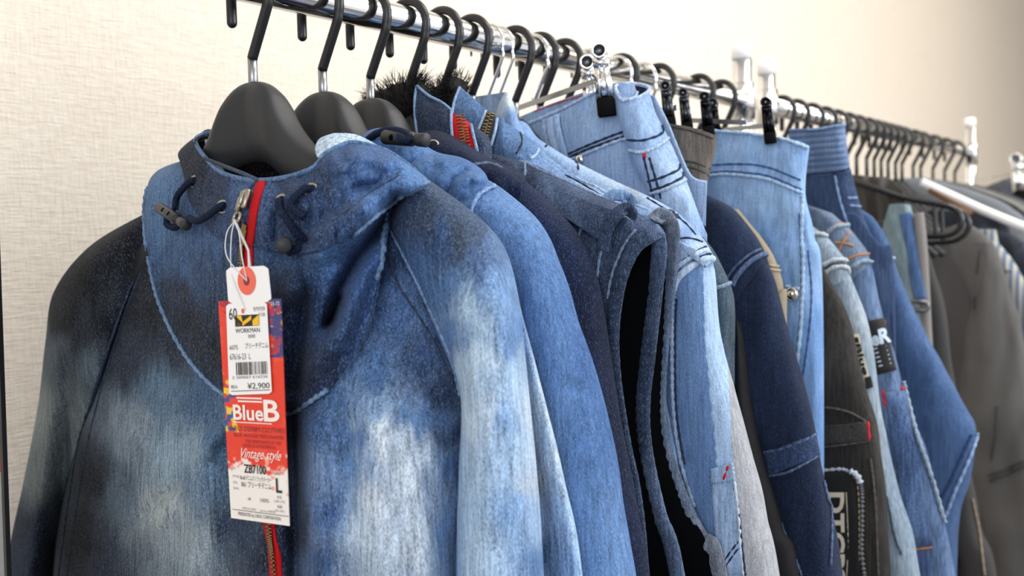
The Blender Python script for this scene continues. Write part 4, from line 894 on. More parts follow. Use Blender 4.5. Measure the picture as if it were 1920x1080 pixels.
pxpipe('waist_rim', X, [(1153,164,.018),(1160,159,.012),(1185,157,.004),(1212,162,.002),(1217,170,.010),(1195,184,.022),(1168,188,.028),(1160,180,.026),(1153,164,.018)], .0017, MJL, J1)
pxpipe('red_stitch_line', X, [(1000,209,-.007),(1045,193,-.007),(1090,180,-.007)], .0005, REDTHREAD, J1); pxpipe('red_stitch_line', X, [(1165,162,.0),(1185,161,0),(1200,163,0)], .0008, REDTHREAD, J1)
seam('red_bartack', bj, [(1208,288),(1210,296)], REDTHREAD, J1, .0016, X=X)
sheet('inner_fold', X, [[(1157,168,.014),(1162,200,.012)], [(1186,160,.0),(1188,200,.0)], [(1214,166,.0),(1214,200,.0)]], MJD, J1, 10, 6, wob=0)
p_, n_ = on(bj, 1089, 300, .001, X); obj('button', lathe([(.0048, 0), (.005, .0015), (.003, .0032), (.0001, .0034)], p_, n_), CHROME, J1, label='silvery domed jeans button')
def clip_body(G, c, tilt, sc_=1., mats=(CHROME, BLACKSOFT, STEEL), up=None, part='clip'):
    """trouser clip: two sprung steel jaws with round finger rings, black rubber tips"""
    c = np.array(c); n = nrm([CAM[0]-c[0], (CAM[1]-c[1])*.8, 0]); up = nrm(up if up is not None else [0, .10, 1]); n = nrm(n-up*(n@up)); s = np.cross(up, n); out = None
    R3 = np.stack([s, up, n], -1); k = sc_
    def Pt(a, b_, d): return c+(s*a+up*b_+n*d)*k
    def plate(w0, w1, y0, y1, z0, z1, th=.0011):
        v = [Pt(-w0, y0, z0), Pt(w0, y0, z0), Pt(w1, y1, z1), Pt(-w1, y1, z1)]; v += [q-n*th*k for q in v]
        return np.array(v), [(0,1,2,3),(7,6,5,4),(0,4,5,1),(1,5,6,2),(2,6,7,3),(3,7,4,0)]
    cl = obj(part, join(plate(.0076, .0088, .008, -.022, .010, .0045), plate(.0072, .0076, .018, .008, .0125, .010),
                        pipe([Pt(-.0035, .006, .0108), Pt(-.004, -.008, .0085), Pt(-.0045, -.021, .0052)], .0012*k, 8), pipe([Pt(.0035, .006, .0108), Pt(.004, -.008, .0085), Pt(.0045, -.021, .0052)], .0012*k, 8),
                        torus(Pt(0, .024, .0135), n, .0065*k, .0013*k, 24, 8)), mats[0], G)
    obj('finger_dish', lathe([(.0064*k, -.0004), (.005*k, -.0011), (.003*k, -.0016), (.0001, -.0018)], Pt(0, .024, .0135), n), STEEL, cl)
    obj('back_jaw', join(plate(.0065, .0072, .008, -.022, -.010, -.004), plate(.0068, .0062, .02, .008, -.0125, -.010), torus(Pt(0, .025, -.0135), n, .0065*k, .0013*k, 24, 8)), mats[0], cl)
    obj('spring', torus(Pt(0, .004, 0), s, .0052*k, .0010*k, 20, 6), CHROME, cl)
    obj('rubber_tip', join(rbox(Pt(0, -.029, .0045), (.0175*k, .017*k, .0035*k), .2, R3), rbox(Pt(0, -.029, -.0045), (.0175*k, .017*k, .0035*k), .2, R3)), mats[1], cl)
    return cl
def clip_hanger(x, label, yN, yF, zc, cN=None, cF=None, mats=(CHROME, BLACKSOFT, STEEL), group='clip hangers for trousers', bar=None, hook=True, sc_=.6):
    t = empty('clip_hanger', label, 'hanger', (x, 0, RAIL_Z), group); o = np.array([x, 0, RAIL_Z])
    H = hook_path(.0018)
    obj('hook', shift(capsule(yz(resample(np.concatenate([[(0, zc-RAIL_Z)], H[2:-1]]), 60)), .0018, 10), o), CHROME, t)
    bar = bar or [(x, yF, zc), (x, yN, zc)]
    A, B_ = np.array(bar[0]), np.array(bar[1]); d = nrm(B_-A); u_ = np.array([0, 0, 1.]); s_ = np.cross(d, u_); hv = .0022; hs = .001
    v = [P_+u_*a*hv+s_*b_*hs for P_ in (A, B_) for a, b_ in ((1, 1), (1, -1), (-1, -1), (-1, 1))]
    obj('bar', (np.array(v), [(0,1,2,3),(7,6,5,4),(0,4,5,1),(1,5,6,2),(2,6,7,3),(3,7,4,0)]), STEEL, t, smooth=False)
    if cN is not None: clip_body(t, cN, 0, sc_=sc_, mats=mats)
    if cF is not None: clip_body(t, cF, 0, sc_=sc_, mats=mats)
    return t
cn = PX(1131, 146, .275)
clip_hanger(.305, 'chrome trouser clip hanger with black rubber tips gripping the light blue jeans', 0, 0, 1.408, cn, PX(1108,165,.30), sc_=.84, bar=[tuple(PX(962,206,.31)), tuple(PX(1122,150,.285))])
# ------------------------------------------------------------------ taupe shorts
T1 = mk('taupe_shorts', 'taupe grey twill trousers, waistband showing between light jeans and blue jeans', 'trousers', .40); X = .345
tp = sheet('waistband', X, [[(1225,228,.004),(1240,300,.006),(1255,380,.006),(1262,500,.006)], [(1256,232,.008),(1268,300,.012),(1282,370,.012),(1290,500,.01)], [(1300,240,.008),(1306,300,.012),(1308,370,.012),(1308,500,.01)], [(1336,252,.004),(1333,290,.006),(1322,335,.006),(1316,420,.004)], [(1341,256,-.004),(1338,292,-.004),(1326,338,-.004),(1318,420,-.004)]], TAU, T1, 50, 60)
tubepx('leg', X, [(1230,330),(1235,500),(1240,1560)], [(1310,330),(1308,500),(1310,1560)], .008, TAU, T1, fix=False)
bt = bvh_of(tp); TS_ = plain('dark_taupe_seam', '#3c3833', .9)
for L_ in ([(1283,302),(1305,306),(1334,318)], [(1284,312),(1308,318),(1330,330)], [(1262,238),(1300,247),(1336,260)], [(1296,368),(1310,372),(1320,374)]): seam('dark_seam', bt, L_, TS_, T1, .0009, X=X)
clip_hanger(.395, 'dark trouser clip hanger above the taupe waistband', 0, 0, 1.408, PX(1252, 194, .365), PX(1285,205,.42), mats=(plain('dark_chrome', '#4a4d52', .2, 1.), BLACKSOFT, STEEL), bar=[tuple(PX(1200,238,.40)), tuple(PX(1270,200,.37))])
# ------------------------------------------------------------------ dark navy jacket
MN = denim('dark_navy_denim', '#1b2740', '#2d3c5a', .8, speck=.34, streak=.2, thread='#6c7d9c'); MNS = denim('navy_seam_denim', '#55688c', speck=.5)
N1 = mk('dark_navy_jacket', 'dark navy denim jacket with welt sleeve pocket, between light jeans and blue jeans', 'jacket', .375); X = .375
n1a = tubepx('shoulder', X, [(1290,400),(1305,430),(1325,500),(1355,560),(1375,600)], [(1330,364),(1375,388),(1412,428),(1434,462),(1442,486)], [.008,.014,.018,.019], MN, N1, 50, 50)
n1 = tubepx('near_sleeve', X, [(1372,540),(1376,620),(1392,720),(1420,830),(1440,900),(1466,985),(1502,1080),(1560,1560)], [(1437,478),(1455,525),(1478,610),(1503,700),(1530,790),(1545,870),(1566,970),(1584,1080),(1640,1560)], [.014,.018,.019,.02,.02], MN, N1, 120, 60)
tubepx('body', X, [(1150,380),(1120,600),(1120,1560)], [(1330,400),(1390,620),(1500,1560)], [.008,.014,.014], MN, N1, fix=False)
bn = bvh_of(n1a, n1)
p_, n_ = surf_line(bn, [(1374,536),(1384,515),(1405,492),(1428,478),(1438,478)], 4, .001, X); obj('cap_seam', pipe(p_, .0022, 8), MNS, N1)
for L_ in ([(1366,520),(1380,500),(1402,480),(1424,468)], [(1428,862),(1446,920),(1470,990),(1490,1040),(1504,1078)], [(1434,848),(1470,840),(1505,826),(1531,812)], [(1440,892),(1475,886),(1510,868),(1538,850)], [(1556,900),(1558,980),(1556,1060)]): seam('pale_seam', bn, L_, MNS, N1, .0011, X=X)
decal(N1, 'pocket_welt', X, bn, [(1432,850),(1530,812),(1539,852),(1440,894)], denim('welt_denim', '#2b3d60', '#4d648c', .9, speck=.4), .0016, 14)
K0 = mk('black_twill_jacket', 'near-black twill jacket, dark sliver in front of the navy sleeve at the frame bottom', 'jacket', .35)
tubepx('near_sleeve', .352, [(1380,600),(1385,760),(1395,900),(1410,1080),(1430,1560)], [(1392,640),(1405,760),(1432,880),(1466,990),(1498,1080),(1560,1560)], [.006,.01,.012,.012], plain('black_twill', '#15161a', .9, bump=.3), K0, fix=False)
B1 = mk('beige_shirt', 'beige cotton shirt, thin sliver between navy jacket and blue jeans', 'shirt', .415); X = .41
b1t = tubepx('near_sleeve', X, [(1350,395),(1385,450),(1410,540),(1430,700),(1450,1560)], [(1388,392),(1434,450),(1462,495),(1474,545),(1478,640),(1500,1560)], [.006,.012,.012], BEI, B1)
bb = bvh_of(b1t)
for L_ in ([(1440,497),(1455,500),(1468,496)], [(1438,504),(1455,508),(1470,505)]): seam('cuff_seam', bb, L_, plain('beige_seam', '#a89b85', .9), B1, .001, X=X)
# ------------------------------------------------------------------ blue jeans on the second clip
J2 = mk('sky_blue_jeans', 'bright sky-blue jeans with silver rivet button and wide waistband, beside dark-blue jeans', 'jeans', .46); X = .46
MJ2 = denim('sky_jeans_denim', '#6f9bd4', '#9dc0ea', .9, speck=.18, streak=.2, thread='#cfe0f5'); MJ2D = denim('sky_seam_denim', '#3d5f96', speck=.2); MJ2L = denim('sky_edge_denim', '#a9c8ea', speck=.3)
j2 = sheet('front_panel', X, [
 [(1290,243,.0),(1292,330,.008),(1296,420,.01),(1300,600,.01),(1300,1560,.01)],
 [(1330,244,.008),(1332,330,.014),(1340,420,.016),(1370,600,.016),(1390,1560,.014)],
 [(1400,248,.010),(1402,330,.016),(1410,420,.018),(1430,600,.018),(1450,1560,.016)],
 [(1465,257,.008),(1465,345,.014),(1475,440,.016),(1490,600,.018),(1500,1560,.016)],
 [(1506,268,.004),(1500,355,.010),(1512,440,.012),(1525,600,.012),(1530,1560,.012)],
 [(1515,278,-.006),(1508,362,.0),(1524,440,.0),(1541,600,.0),(1541,1560,.0)],
 [(1514,279,-.012),(1507,363,-.012),(1523,440,-.012),(1540,600,-.012),(1540,1560,-.012)]], MJ2, J2, 100, 110, wob=.0025)
bj2 = bvh_of(j2)
for L_ in ([(1326,325),(1360,322),(1400,324),(1450,333),(1502,356)], [(1330,310),(1400,308),(1450,317),(1500,338)], [(1498,400),(1502,470),(1503,560),(1497,640),(1490,720)], [(1515,470),(1520,560),(1512,660),(1500,730)]): seam('blue_seam', bj2, L_, MJ2D, J2, .0010, X=X)
for L_ in ([(1326,330),(1360,328),(1400,330),(1450,340),(1503,363)], [(1502,368),(1503,440),(1506,520),(1503,600),(1494,700)], [(1326,246),(1400,251),(1470,262),(1512,277)], [(1472,535),(1490,540),(1502,541)]): seam('pale_edge', bj2, L_, MJ2L, J2, .0017, X=X)
p_, n_ = on(bj2, 1488, 551, .001, X); obj('button', lathe([(.0068, 0), (.0072, .002), (.0045, .004), (.003, .0036), (.0022, .0048), (.0001, .005)], p_, n_), CHROME, J2, label='silvery domed rivet button')
DKC = plain('smoked_chrome', '#26282c', .18, 1.)
clip_hanger(.50, 'dark clip hanger gripping the sky-blue jeans, in front of the first rack post', 0, 0, 1.408, PX(1440, 223, .445), PX(1340,222,.50), mats=(DKC, BLACKSOFT, STEEL), bar=[tuple(PX(1300,250,.52)), tuple(PX(1440,235,.47))])
clip_hanger(.45, 'clip hanger with bulky black clip between the taupe and sky-blue trousers', 0, 0, 1.408, PX(1325, 212, .43), None, mats=(DKC, BLACKSOFT, STEEL), bar=[tuple(PX(1280,225,.45)), tuple(PX(1400,230,.44))])
# ------------------------------------------------------------------ dark-blue ribbed-waist jeans
J3 = mk('dark_blue_jeans', 'darker blue jeans with ribbed waistband, right of the sky-blue jeans', 'jeans', .65); X = .65
MJ3 = denim('dark_jeans_denim', '#34486a', '#566f98', .8, speck=.15, streak=.35)
MJ3W = denim('jeans_waist_denim', '#5b7399', '#7f99bf', .7, speck=.15, streak=.2)
j3w = sheet('waistband', X, [[(1480,243,.004),(1478,285,.008),(1476,330,.008)], [(1530,240,.008),(1528,285,.012),(1526,330,.012)], [(1572,234,.008),(1575,280,.012),(1580,324,.012)], [(1583,233,-.004),(1587,275,-.002),(1593,318,-.002)]], MJ3W, J3, 40, 40, relief=lambda u, v: .0012*np.sin(v*.55+u*.05))
j3 = sheet('front_panel', X, [[(1470,326,.006),(1470,400,.008),(1480,600,.008),(1480,1560,.008)], [(1525,328,.010),(1530,400,.012),(1550,600,.012),(1550,1560,.012)], [(1570,322,.010),(1585,400,.014),(1615,520,.014),(1640,1560,.014)], [(1592,318,.0),(1614,400,.002),(1645,480,.002),(1672,560,.0),(1680,1560,.0)], [(1592,318,-.008),(1614,400,-.008),(1645,480,-.008),(1672,560,-.008),(1680,1560,-.008)]], MJ3, J3, 60, 70, wob=.003)
bj3 = bvh_of(j3w, j3)
for L_ in ([(1512,326),(1550,324),(1590,316)], ): seam('blue_seam', bj3, L_, denim('j3_seam', '#1e3054'), J3, .0014, X=X)
for L_ in ([(1565,330),(1580,390),(1600,450)], [(1588,372),(1606,372)], [(1592,386),(1612,388)], [(1515,243),(1550,240),(1583,235)]): seam('pale_seam', bj3, L_, denim('j3_edge', '#7f9cc6'), J3, .0013, X=X)
# ------------------------------------------------------------------ charcoal trousers with letter patch
K1 = mk('charcoal_patch_jacket', 'charcoal denim jacket with frayed black letter patch and red pocket tab', 'jacket', .50); X = .50
MK = denim('charcoal_denim', '#2b2a29', '#474542', .8, speck=.15, streak=.4, thread='#77736c')
k1 = tubepx('front', X, [(1380,480),(1390,600),(1400,760),(1410,900),(1420,1080),(1440,1560)], [(1546,500),(1584,580),(1612,680),(1642,800),(1660,920),(1673,1080),(1700,1560)], [.01,.02,.022,.022], MK, K1, 120, 60, ex=.7)
bk = bvh_of(k1); MKS = denim('charcoal_seam', '#55524d', speck=.3)
decal(K1, 'pocket_welt', X, bk, [(1500,800),(1624,792),(1628,826),(1500,838)], denim('charcoal_welt', '#383634', speck=.15), .0022, 14)
for L_ in ([(1500,762),(1550,764),(1590,772),(1622,790)], [(1500,802),(1560,800),(1624,792)], [(1500,838),(1560,836),(1630,826)], [(1632,860),(1640,940),(1646,1078)]): seam('grey_seam', bk, L_, MKS, K1, .0011, X=X)
seam('red_tab', bk, [(1626,791),(1628,808),(1629,825)], REDTHREAD, K1, .0014, X=X)
PATCH = plain('black_patch_cloth', '#141414', .95, bump=.3)
def rotpatch(pts): return pts
decal(K1, 'letter_patch', X, bk, [(1500,884),(1600,882),(1614,1078),(1500,1078)], PATCH, .002, 16)
seam('frayed_edge', bk, [(1540,882),(1578,879),(1592,884)], plain('frayed_white_thread', '#a4abb6', 1., bump=.8), K1, .0014, 2, X=X, wav=.4)
seam('frayed_edge', bk, [(1594,882),(1606,889),(1614,905)], plain('frayed_white_thread', '#b9c2cf', 1., bump=.8), K1, .0026, 2, X=X, wav=.35)
seam('frayed_edge', bk, [(1614,905),(1617,930),(1617,980),(1616,1030),(1621,1078)], plain('frayed_grey_thread', '#6f7074', 1., bump=.8), K1, .0013, 2, X=X, wav=.9)
stitch(bk, [[(1552,886),(1580,888),(1600,893),(1608,910),(1611,960),(1611,1078)]], plain('cream_thread', '#cdb896', .9), K1, .004, .0015, .0007, X=X)
CREAM = plain('cream_print', '#cfc5ad', .9)
seam('printed_bar', bk, [(1587,922),(1590,980),(1591,1020),(1588,1078)], CREAM, K1, .0013, X=X, wav=0)
def textsurf(body, b, quad, mat, parent, lift, X, name='lettering', wgt=0.):
    cu = bpy.data.curves.new('txt', 'FONT'); cu.body = body; cu.size = 1; cu.resolution_u = 3; cu.offset = wgt
    o = bpy.data.objects.new('txt', cu); COL.objects.link(o); me = bpy.data.meshes.new_from_object(o.evaluated_get(bpy.context.evaluated_depsgraph_get())); bpy.data.objects.remove(o)
    v = np.array([q.co[:] for q in me.vertices]); f = [tuple(p_.vertices) for p_ in me.polygons]; mn, mx = v.min(0), v.max(0)
    s = (v[:, 0]-mn[0])/(mx[0]-mn[0]); t = 1-(v[:, 1]-mn[1])/(mx[1]-mn[1]); q = np.array(quad, float)
    p_ = (1-t)[:, None]*((1-s)[:, None]*q[0]+s[:, None]*q[1])+t[:, None]*((1-s)[:, None]*q[3]+s[:, None]*q[2])
    obj(name, (np.array([on(b, a, c, lift, X)[0] for a, c in p_]), f), mat, parent, smooth=False, solid=.0004)
textsurf('DTCPS', bk, [(1584,922),(1586,1090),(1552,1090),(1552,922)], CREAM, K1, .003, X, wgt=.03)
# ------------------------------------------------------------------ washed grey-blue jacket
L1 = mk('washed_grey_jacket', 'washed light grey-blue denim jacket with small black side label', 'jacket', .56); X = .56
ML = denim('grey_blue_washed_denim', '#8396a8', '#aab7c2', .9, speck=.15, streak=.35)
l1a = tubepx('shoulder', X, [(1480,420),(1500,470),(1530,520),(1545,550)], [(1528,424),(1560,448),(1588,482),(1600,520)], [.008,.014,.016], ML, L1, 40, 40)
l1 = tubepx('near_sleeve', X, [(1545,520),(1560,640),(1590,760),(1610,880),(1640,1080),(1680,1560)], [(1596,508),(1622,590),(1645,690),(1666,800),(1690,920),(1728,1080),(1800,1560)], [.012,.016,.018,.018], ML, L1, 100, 50)
bl = bvh_of(l1a, l1); MLS = denim('grey_blue_seam', '#c0c8cf', speck=.3); MLD = denim('grey_blue_dark_seam', '#4a5868')
for L_ in ([(1548,512),(1570,500),(1596,506)], [(1540,500),(1565,488),(1590,490)], [(1505,450),(1530,440),(1550,445)]):
    seam('pale_seam', bl, L_, MLS, L1, .0022, X=X)
for L_ in ([(1544,506),(1568,494),(1592,498)], [(1590,640),(1600,650)], [(1640,930),(1655,980),(1660,1040)], [(1662,930),(1676,1000),(1690,1040)]): seam('dark_seam', bl, L_, MLD, L1, .0011, X=X)
decal(L1, 'side_label', X, bl, [(1596,628),(1609,626),(1632,726),(1618,730)], plain('cream_label', '#b7b09c', .9), .0014)
decal(L1, 'side_label', X, bl, [(1598,634),(1608,632),(1610,642),(1600,644)], PATCH, .002)
decal(L1, 'side_label', X, bl, [(1620,708),(1630,705),(1634,726),(1623,730)], PATCH, .002)
textsurf('Blue', bl, [(1612,644),(1628,702),(1618,704),(1602,646)], PATCH, L1, .0024, X, wgt=.03)
# ------------------------------------------------------------------ denim jacket with orange stitching and brand label
M1 = mk('orange_stitched_jacket', 'mid-blue denim jacket with orange cross-stitched shoulder and printed black label', 'jacket', .61); X = .61
MM = denim('striped_wash_denim', '#3f5780', '#7590b4', .9, speck=.15, streak=.5)
m1a = tubepx('shoulder', X, [(1500,380),(1540,440),(1575,490),(1600,530)], [(1560,402),(1598,430),(1628,465),(1637,494)], [.01,.016,.018], denim('shoulder_denim', '#5b6d88', '#8496ac', .8, speck=.2), M1, 50, 40)
m1 = tubepx('near_sleeve', X, [(1600,500),(1612,600),(1632,720),(1650,820),(1680,960),(1710,1080),(1760,1560)], [(1635,488),(1655,570),(1678,650),(1703,740),(1740,840),(1770,960),(1798,1080),(1880,1560)], [.012,.016,.018,.018], MM, M1, 120, 60)
bm1 = bvh_of(m1a, m1); MMS = denim('teal_pale_seam', '#8fa3b8'); 
for L_ in ([(1598,502),(1615,490),(1636,492)], [(1548,448),(1562,428),(1588,424)], [(1690,716),(1712,800),(1742,890),(1768,980)]): seam('pale_seam', bm1, L_, MMS, M1, .0022, X=X)
for L_ in ([(1574,470),(1582,452),(1592,438)], [(1566,455),(1580,456),(1600,462)], [(1590,486),(1610,478),(1628,476)], [(1562,424),(1575,420),(1588,420)], [(1668,762),(1684,762),(1698,760)], [(1706,1012),(1728,1010),(1744,1008)], [(1712,1030),(1730,1028),(1748,1026)]): seam('orange_stitching', bm1, L_, THREADO, M1, .0009, X=X)
decal(M1, 'printed_label', X, bm1, [(1624,602),(1655,596),(1678,694),(1646,703)], plain('black_label', '#17171a', .8), .0016, 12)
WP = plain('white_print', '#b9c9da', .8)
textsurf('eR', bm1, [(1632,624),(1660,612),(1667,642),(1638,650)], WP, M1, .0026, X, wgt=.04)
for k in range(5): seam('printed_line', bm1, [(1638+k*2.2, 655+k*8.), (1652+k*2.2, 651+k*8.), (1667+k*2., 648+k*8.)], WP, M1, .0011, X=X, wav=.2)
seam('red_edge', bm1, [(1634,603),(1655,598),(1658,612)], REDTHREAD, M1, .0009, X=X); seam('red_edge', bm1, [(1654,698),(1678,693)], REDTHREAD, M1, .0009, X=X)
seam('red_bartack', bm1, [(1656,732),(1659,748),(1663,762)], REDTHREAD, M1, .0014, X=X); seam('red_bartack', bm1, [(1688,730),(1697,724)], REDTHREAD, M1, .0014, X=X)
decal(M1, 'pocket_panel', X, bm1, [(1660,735),(1694,732),(1748,1020),(1706,1022)], denim('pocket_denim', '#3c5682', '#6a86b2', .9, streak=.5), .0015, 16)
# ------------------------------------------------------------------ plain blue jacket with bent elbow
B2 = mk('bent_sleeve_jacket', 'plain blue denim jacket whose sleeve bulges out at the elbow', 'jacket', .72); X = .72
MB2 = denim('true_blue_denim', '#385581', '#5877a6', .7, speck=.12, streak=.25)
b2a = tubepx('shoulder', X, [(1590,380),(1600,440),(1615,500),(1630,540)], [(1640,410),(1662,440),(1678,480),(1680,505)], [.01,.016,.018], MB2, B2, 40, 40)
b2 = tubepx('near_sleeve', X, [(1628,500),(1650,620),(1680,740),(1700,840),(1730,940),(1752,1040),(1780,1560)], [(1679,492),(1722,590),(1776,690),(1822,765),(1838,806),(1826,900),(1798,1040),(1770,1560)], [.012,.02,.026,.028,.024,.02], MB2, B2, 120, 60)
bb2 = bvh_of(b2a, b2)
for L_ in ([(1640,494),(1656,486),(1676,484)], [(1832,812),(1815,860),(1790,920),(1772,968)]): seam('pale_seam', bb2, L_, denim('b2_seam', '#8ba6cf'), B2, .0018, X=X)
seam('dark_seam', bb2, [(1820,815),(1805,850),(1785,895),(1762,940)], denim('b2_dark', '#24406e'), B2, .0016, X=X)

# ------------------------------------------------------------------ dense row of black hangers on the second rack
us = [1465,1492,1520,1545,1567,1588,1606,1625,1639,1652,1665,1679,1691,1712,1726,1749,1771,1790]
ORDN = ['last', 'second', 'third', 'fourth', 'fifth', 'sixth', 'seventh', 'eighth', 'ninth', 'tenth', 'eleventh', 'twelfth', 'thirteenth', 'fourteenth', 'fifteenth', 'sixteenth', 'seventeenth', 'eighteenth']
for k, u_ in enumerate(us):
    n_ = ORDN[len(us)-1-k]
    black_hanger(hx(u_, 300+(u_-1606)*.115 if u_ > 1500 else 276+(u_-1465)*.2), 'black hanger hook in the dense far row, '+('right against the end post' if n_ == 'last' else n_+' from the end post'), 'dense row of black hangers on the farther rack', full=False, dn=.016)
def simple_jacket(name, label, cat, X, Lc, Rc, r, mat, body=True, shoulder=None, wob=.004, bodymat=None):
    G = mk(name, label, cat, X)
    s = tubepx('near_sleeve', X, Lc, Rc, r, mat, G, 90, 40, wob=wob)
    if shoulder: tubepx('shoulder', X, shoulder[0], shoulder[1], [.01,.018,.02], mat, G, 40, 30)
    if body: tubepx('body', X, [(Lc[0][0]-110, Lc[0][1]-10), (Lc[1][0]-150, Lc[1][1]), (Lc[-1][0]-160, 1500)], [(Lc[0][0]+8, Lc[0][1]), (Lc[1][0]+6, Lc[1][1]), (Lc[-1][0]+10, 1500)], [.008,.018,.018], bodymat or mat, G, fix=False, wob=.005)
    return G, s
# dark trousers on bar hangers
DT = plain('dark_grey_wool', '#4a4642', .9, bump=.5, scale=300)
TR = mk('dark_grey_trousers', 'dark grey pleated trousers folded over a black hanger bar, right of the dark-blue jeans', 'trousers', 1.0)
sheet('folded_leg', 1.0, [[(1580,346,.0),(1585,420,.004),(1595,1300,.004)], [(1610,350,.01),(1618,420,.014),(1625,1300,.014)], [(1628,354,.004),(1634,420,.006),(1640,1300,.006)], [(1646,358,.012),(1650,420,.016),(1655,1300,.016)], [(1664,362,.004),(1668,420,.006),(1675,1300,.006)], [(1690,368,.010),(1700,450,.012),(1720,1300,.012)]], DT, TR, 70, 60, wob=.004)
BH = plain('glossy_black_plastic', '#17191d', .25, 0, .6)
for (nm, xx, pts, lab) in (('a', .98, [(1590,336),(1640,352),(1700,372),(1775,386),(1797,398),(1803,415),(1795,432),(1775,441),(1740,443),(1695,440)], 'black plastic trouser hanger with a U-shaped open end, left of two'),
                      ('b', 1.08, [(1600,340),(1700,366),(1790,392),(1810,404),(1817,422),(1808,440),(1788,451),(1750,455),(1730,454)], 'black plastic trouser hanger with a U-shaped open end, right of two')):
    t = empty('trouser_hanger', lab, 'hanger', (xx, 0, RAIL_Z), 'U-shaped trouser hangers')
    pxpipe('loop', xx, pts, .0042, BH, t, 90, 10)
    pxpipe('stiffener', xx, [(1752 if nm == 'a' else 1765,384 if nm == 'a' else 390),(1755 if nm == 'a' else 1768,440 if nm == 'a' else 450)], .0032, BH, t, 10, 8)
# overalls
TE = denim('pale_teal_denim', '#7d949c', '#9db1b8', .8, speck=.1, streak=.2); TEB = denim('strap_blue_denim', '#4e6fa0', speck=.1)
OV = mk('pale_teal_overalls', 'pale teal denim overalls strap with metal buckle, left of the grey jacket', 'overalls', .93); X = .93
sheet('strap', X, [[(1668,384,.0),(1652,450,.0),(1650,560,0),(1655,1400,0)], [(1684,382,.008),(1676,450,.010),(1690,600,.012),(1700,1400,.012)], [(1700,384,.008),(1712,460,.010),(1726,600,.012),(1750,1400,.01)], [(1706,386,.0),(1724,460,.002),(1742,600,.002),(1768,1400,.0)]], TE, OV, 40, 60, wob=.004)
pxpipe('blue_edge', X, [(1697,400,.010),(1706,450,.012),(1718,520,.014),(1726,560,.014)], .008, TEB, OV, 40, 8, squash=.4)
pxpipe('grey_strap', X, [(1722,400,.006),(1728,460,.008),(1733,540,.008),(1738,640,.008),(1748,760,.006)], .007, plain('grey_webbing', '#7f7c7a', .9, bump=.4), OV, 50, 8)
pxpipe('buckle', X, [(1708,566,.020),(1722,565,.022),(1738,568,.020),(1738,580,.020),(1722,582,.022),(1708,580,.020),(1708,566,.020)], .0028, plain('dull_buckle', '#77797c', .35, 1.), OV, 50, 8)
# grey jacket
GJ = plain('grey_cotton', '#565453', .9, bump=.4, scale=60); GJD = plain('dark_grey_seam', '#3d3b3a', .9)
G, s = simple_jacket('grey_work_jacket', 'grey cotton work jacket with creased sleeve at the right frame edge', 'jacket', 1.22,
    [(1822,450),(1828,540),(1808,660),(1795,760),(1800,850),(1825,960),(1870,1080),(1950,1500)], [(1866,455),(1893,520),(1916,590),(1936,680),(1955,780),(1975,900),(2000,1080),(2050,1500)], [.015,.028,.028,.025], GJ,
    shoulder=([(1740,440),(1770,480),(1810,540),(1830,580)], [(1812,416),(1845,436),(1868,462),(1878,490)]), wob=.008, bodymat=plain('grey_jacket_front_shaded', '#444242', .9, bump=.4, scale=60))  # same grey cloth as the sleeve, front shading put into a darker body colour
bg = bvh_of(s)
for L_ in ([(1852,892),(1885,880),(1925,862)], [(1856,902),(1885,890),(1925,872)], [(1838,470),(1832,520),(1828,580)], [(1870,760),(1866,820),(1860,860)]): seam('dark_seam', bg, L_, GJD, G, .0016, X=1.22)
G, s = simple_jacket('black_lined_coat', 'black coat seen low behind the bent blue sleeve, with one pale seam', 'coat', .95,
    [(1700,420),(1735,600),(1760,800),(1790,950),(1810,1080),(1840,1500)], [(1728,430),(1770,560),(1800,740),(1830,900),(1848,1000),(1870,1080),(1900,1500)], [.01,.02,.02], plain('charcoal_lining', '#333232', .9, bump=.3), wob=.002)
bg = bvh_of(s); seam('pale_seam', bg, [(1822,935),(1835,1000),(1846,1078)], plain('tan_seam', '#8d7f6e', .9), G, .0014, X=.95)
STR = plain('striped_shirting', '#8a8f96', .9)
nt = STR.node_tree; b = nt.nodes['Principled BSDF']; tc = nt.nodes.new('ShaderNodeTexCoord'); wv = nt.nodes.new('ShaderNodeTexWave'); wv.bands_direction = 'Y'; wv.inputs['Scale'].default_value = 34
mx = nt.nodes.new('ShaderNodeMix'); mx.data_type = 'RGBA'; mx.inputs[6].default_value = (*lin('#4b6080'), 1); mx.inputs[7].default_value = (*lin('#a7a498'), 1)
nt.links.new(tc.outputs['Object'], wv.inputs['Vector']); nt.links.new(wv.outputs['Fac'], mx.inputs[0]); nt.links.new(mx.outputs[2], b.inputs['Base Color'])
simple_jacket('striped_shirt', 'blue and cream striped shirt behind the grey work jacket', 'shirt', 1.29, [(1850,470),(1870,520),(1890,600),(1900,700),(1920,1500)], [(1893,478),(1920,520),(1945,580),(1965,680),(2000,1500)], [.012,.02,.02], STR,
    shoulder=([(1830,430),(1850,470),(1870,500)], [(1872,456),(1898,484),(1912,510)]))
NV = plain('navy_black_wool', '#1b202c', .9, bump=.4, scale=80)
simple_jacket('navy_wool_coat', 'navy-black coat sloping to the right frame edge under a white hanger bar', 'coat', 1.37, [(1860,440),(1890,490),(1920,540),(1940,700),(1950,1500)], [(1905,444),(1945,480),(1980,540),(2010,640),(2040,1500)], [.015,.028,.028], NV,
    shoulder=([(1760,412),(1820,450),(1880,500)], [(1800,388),(1860,414),(1925,452)]))
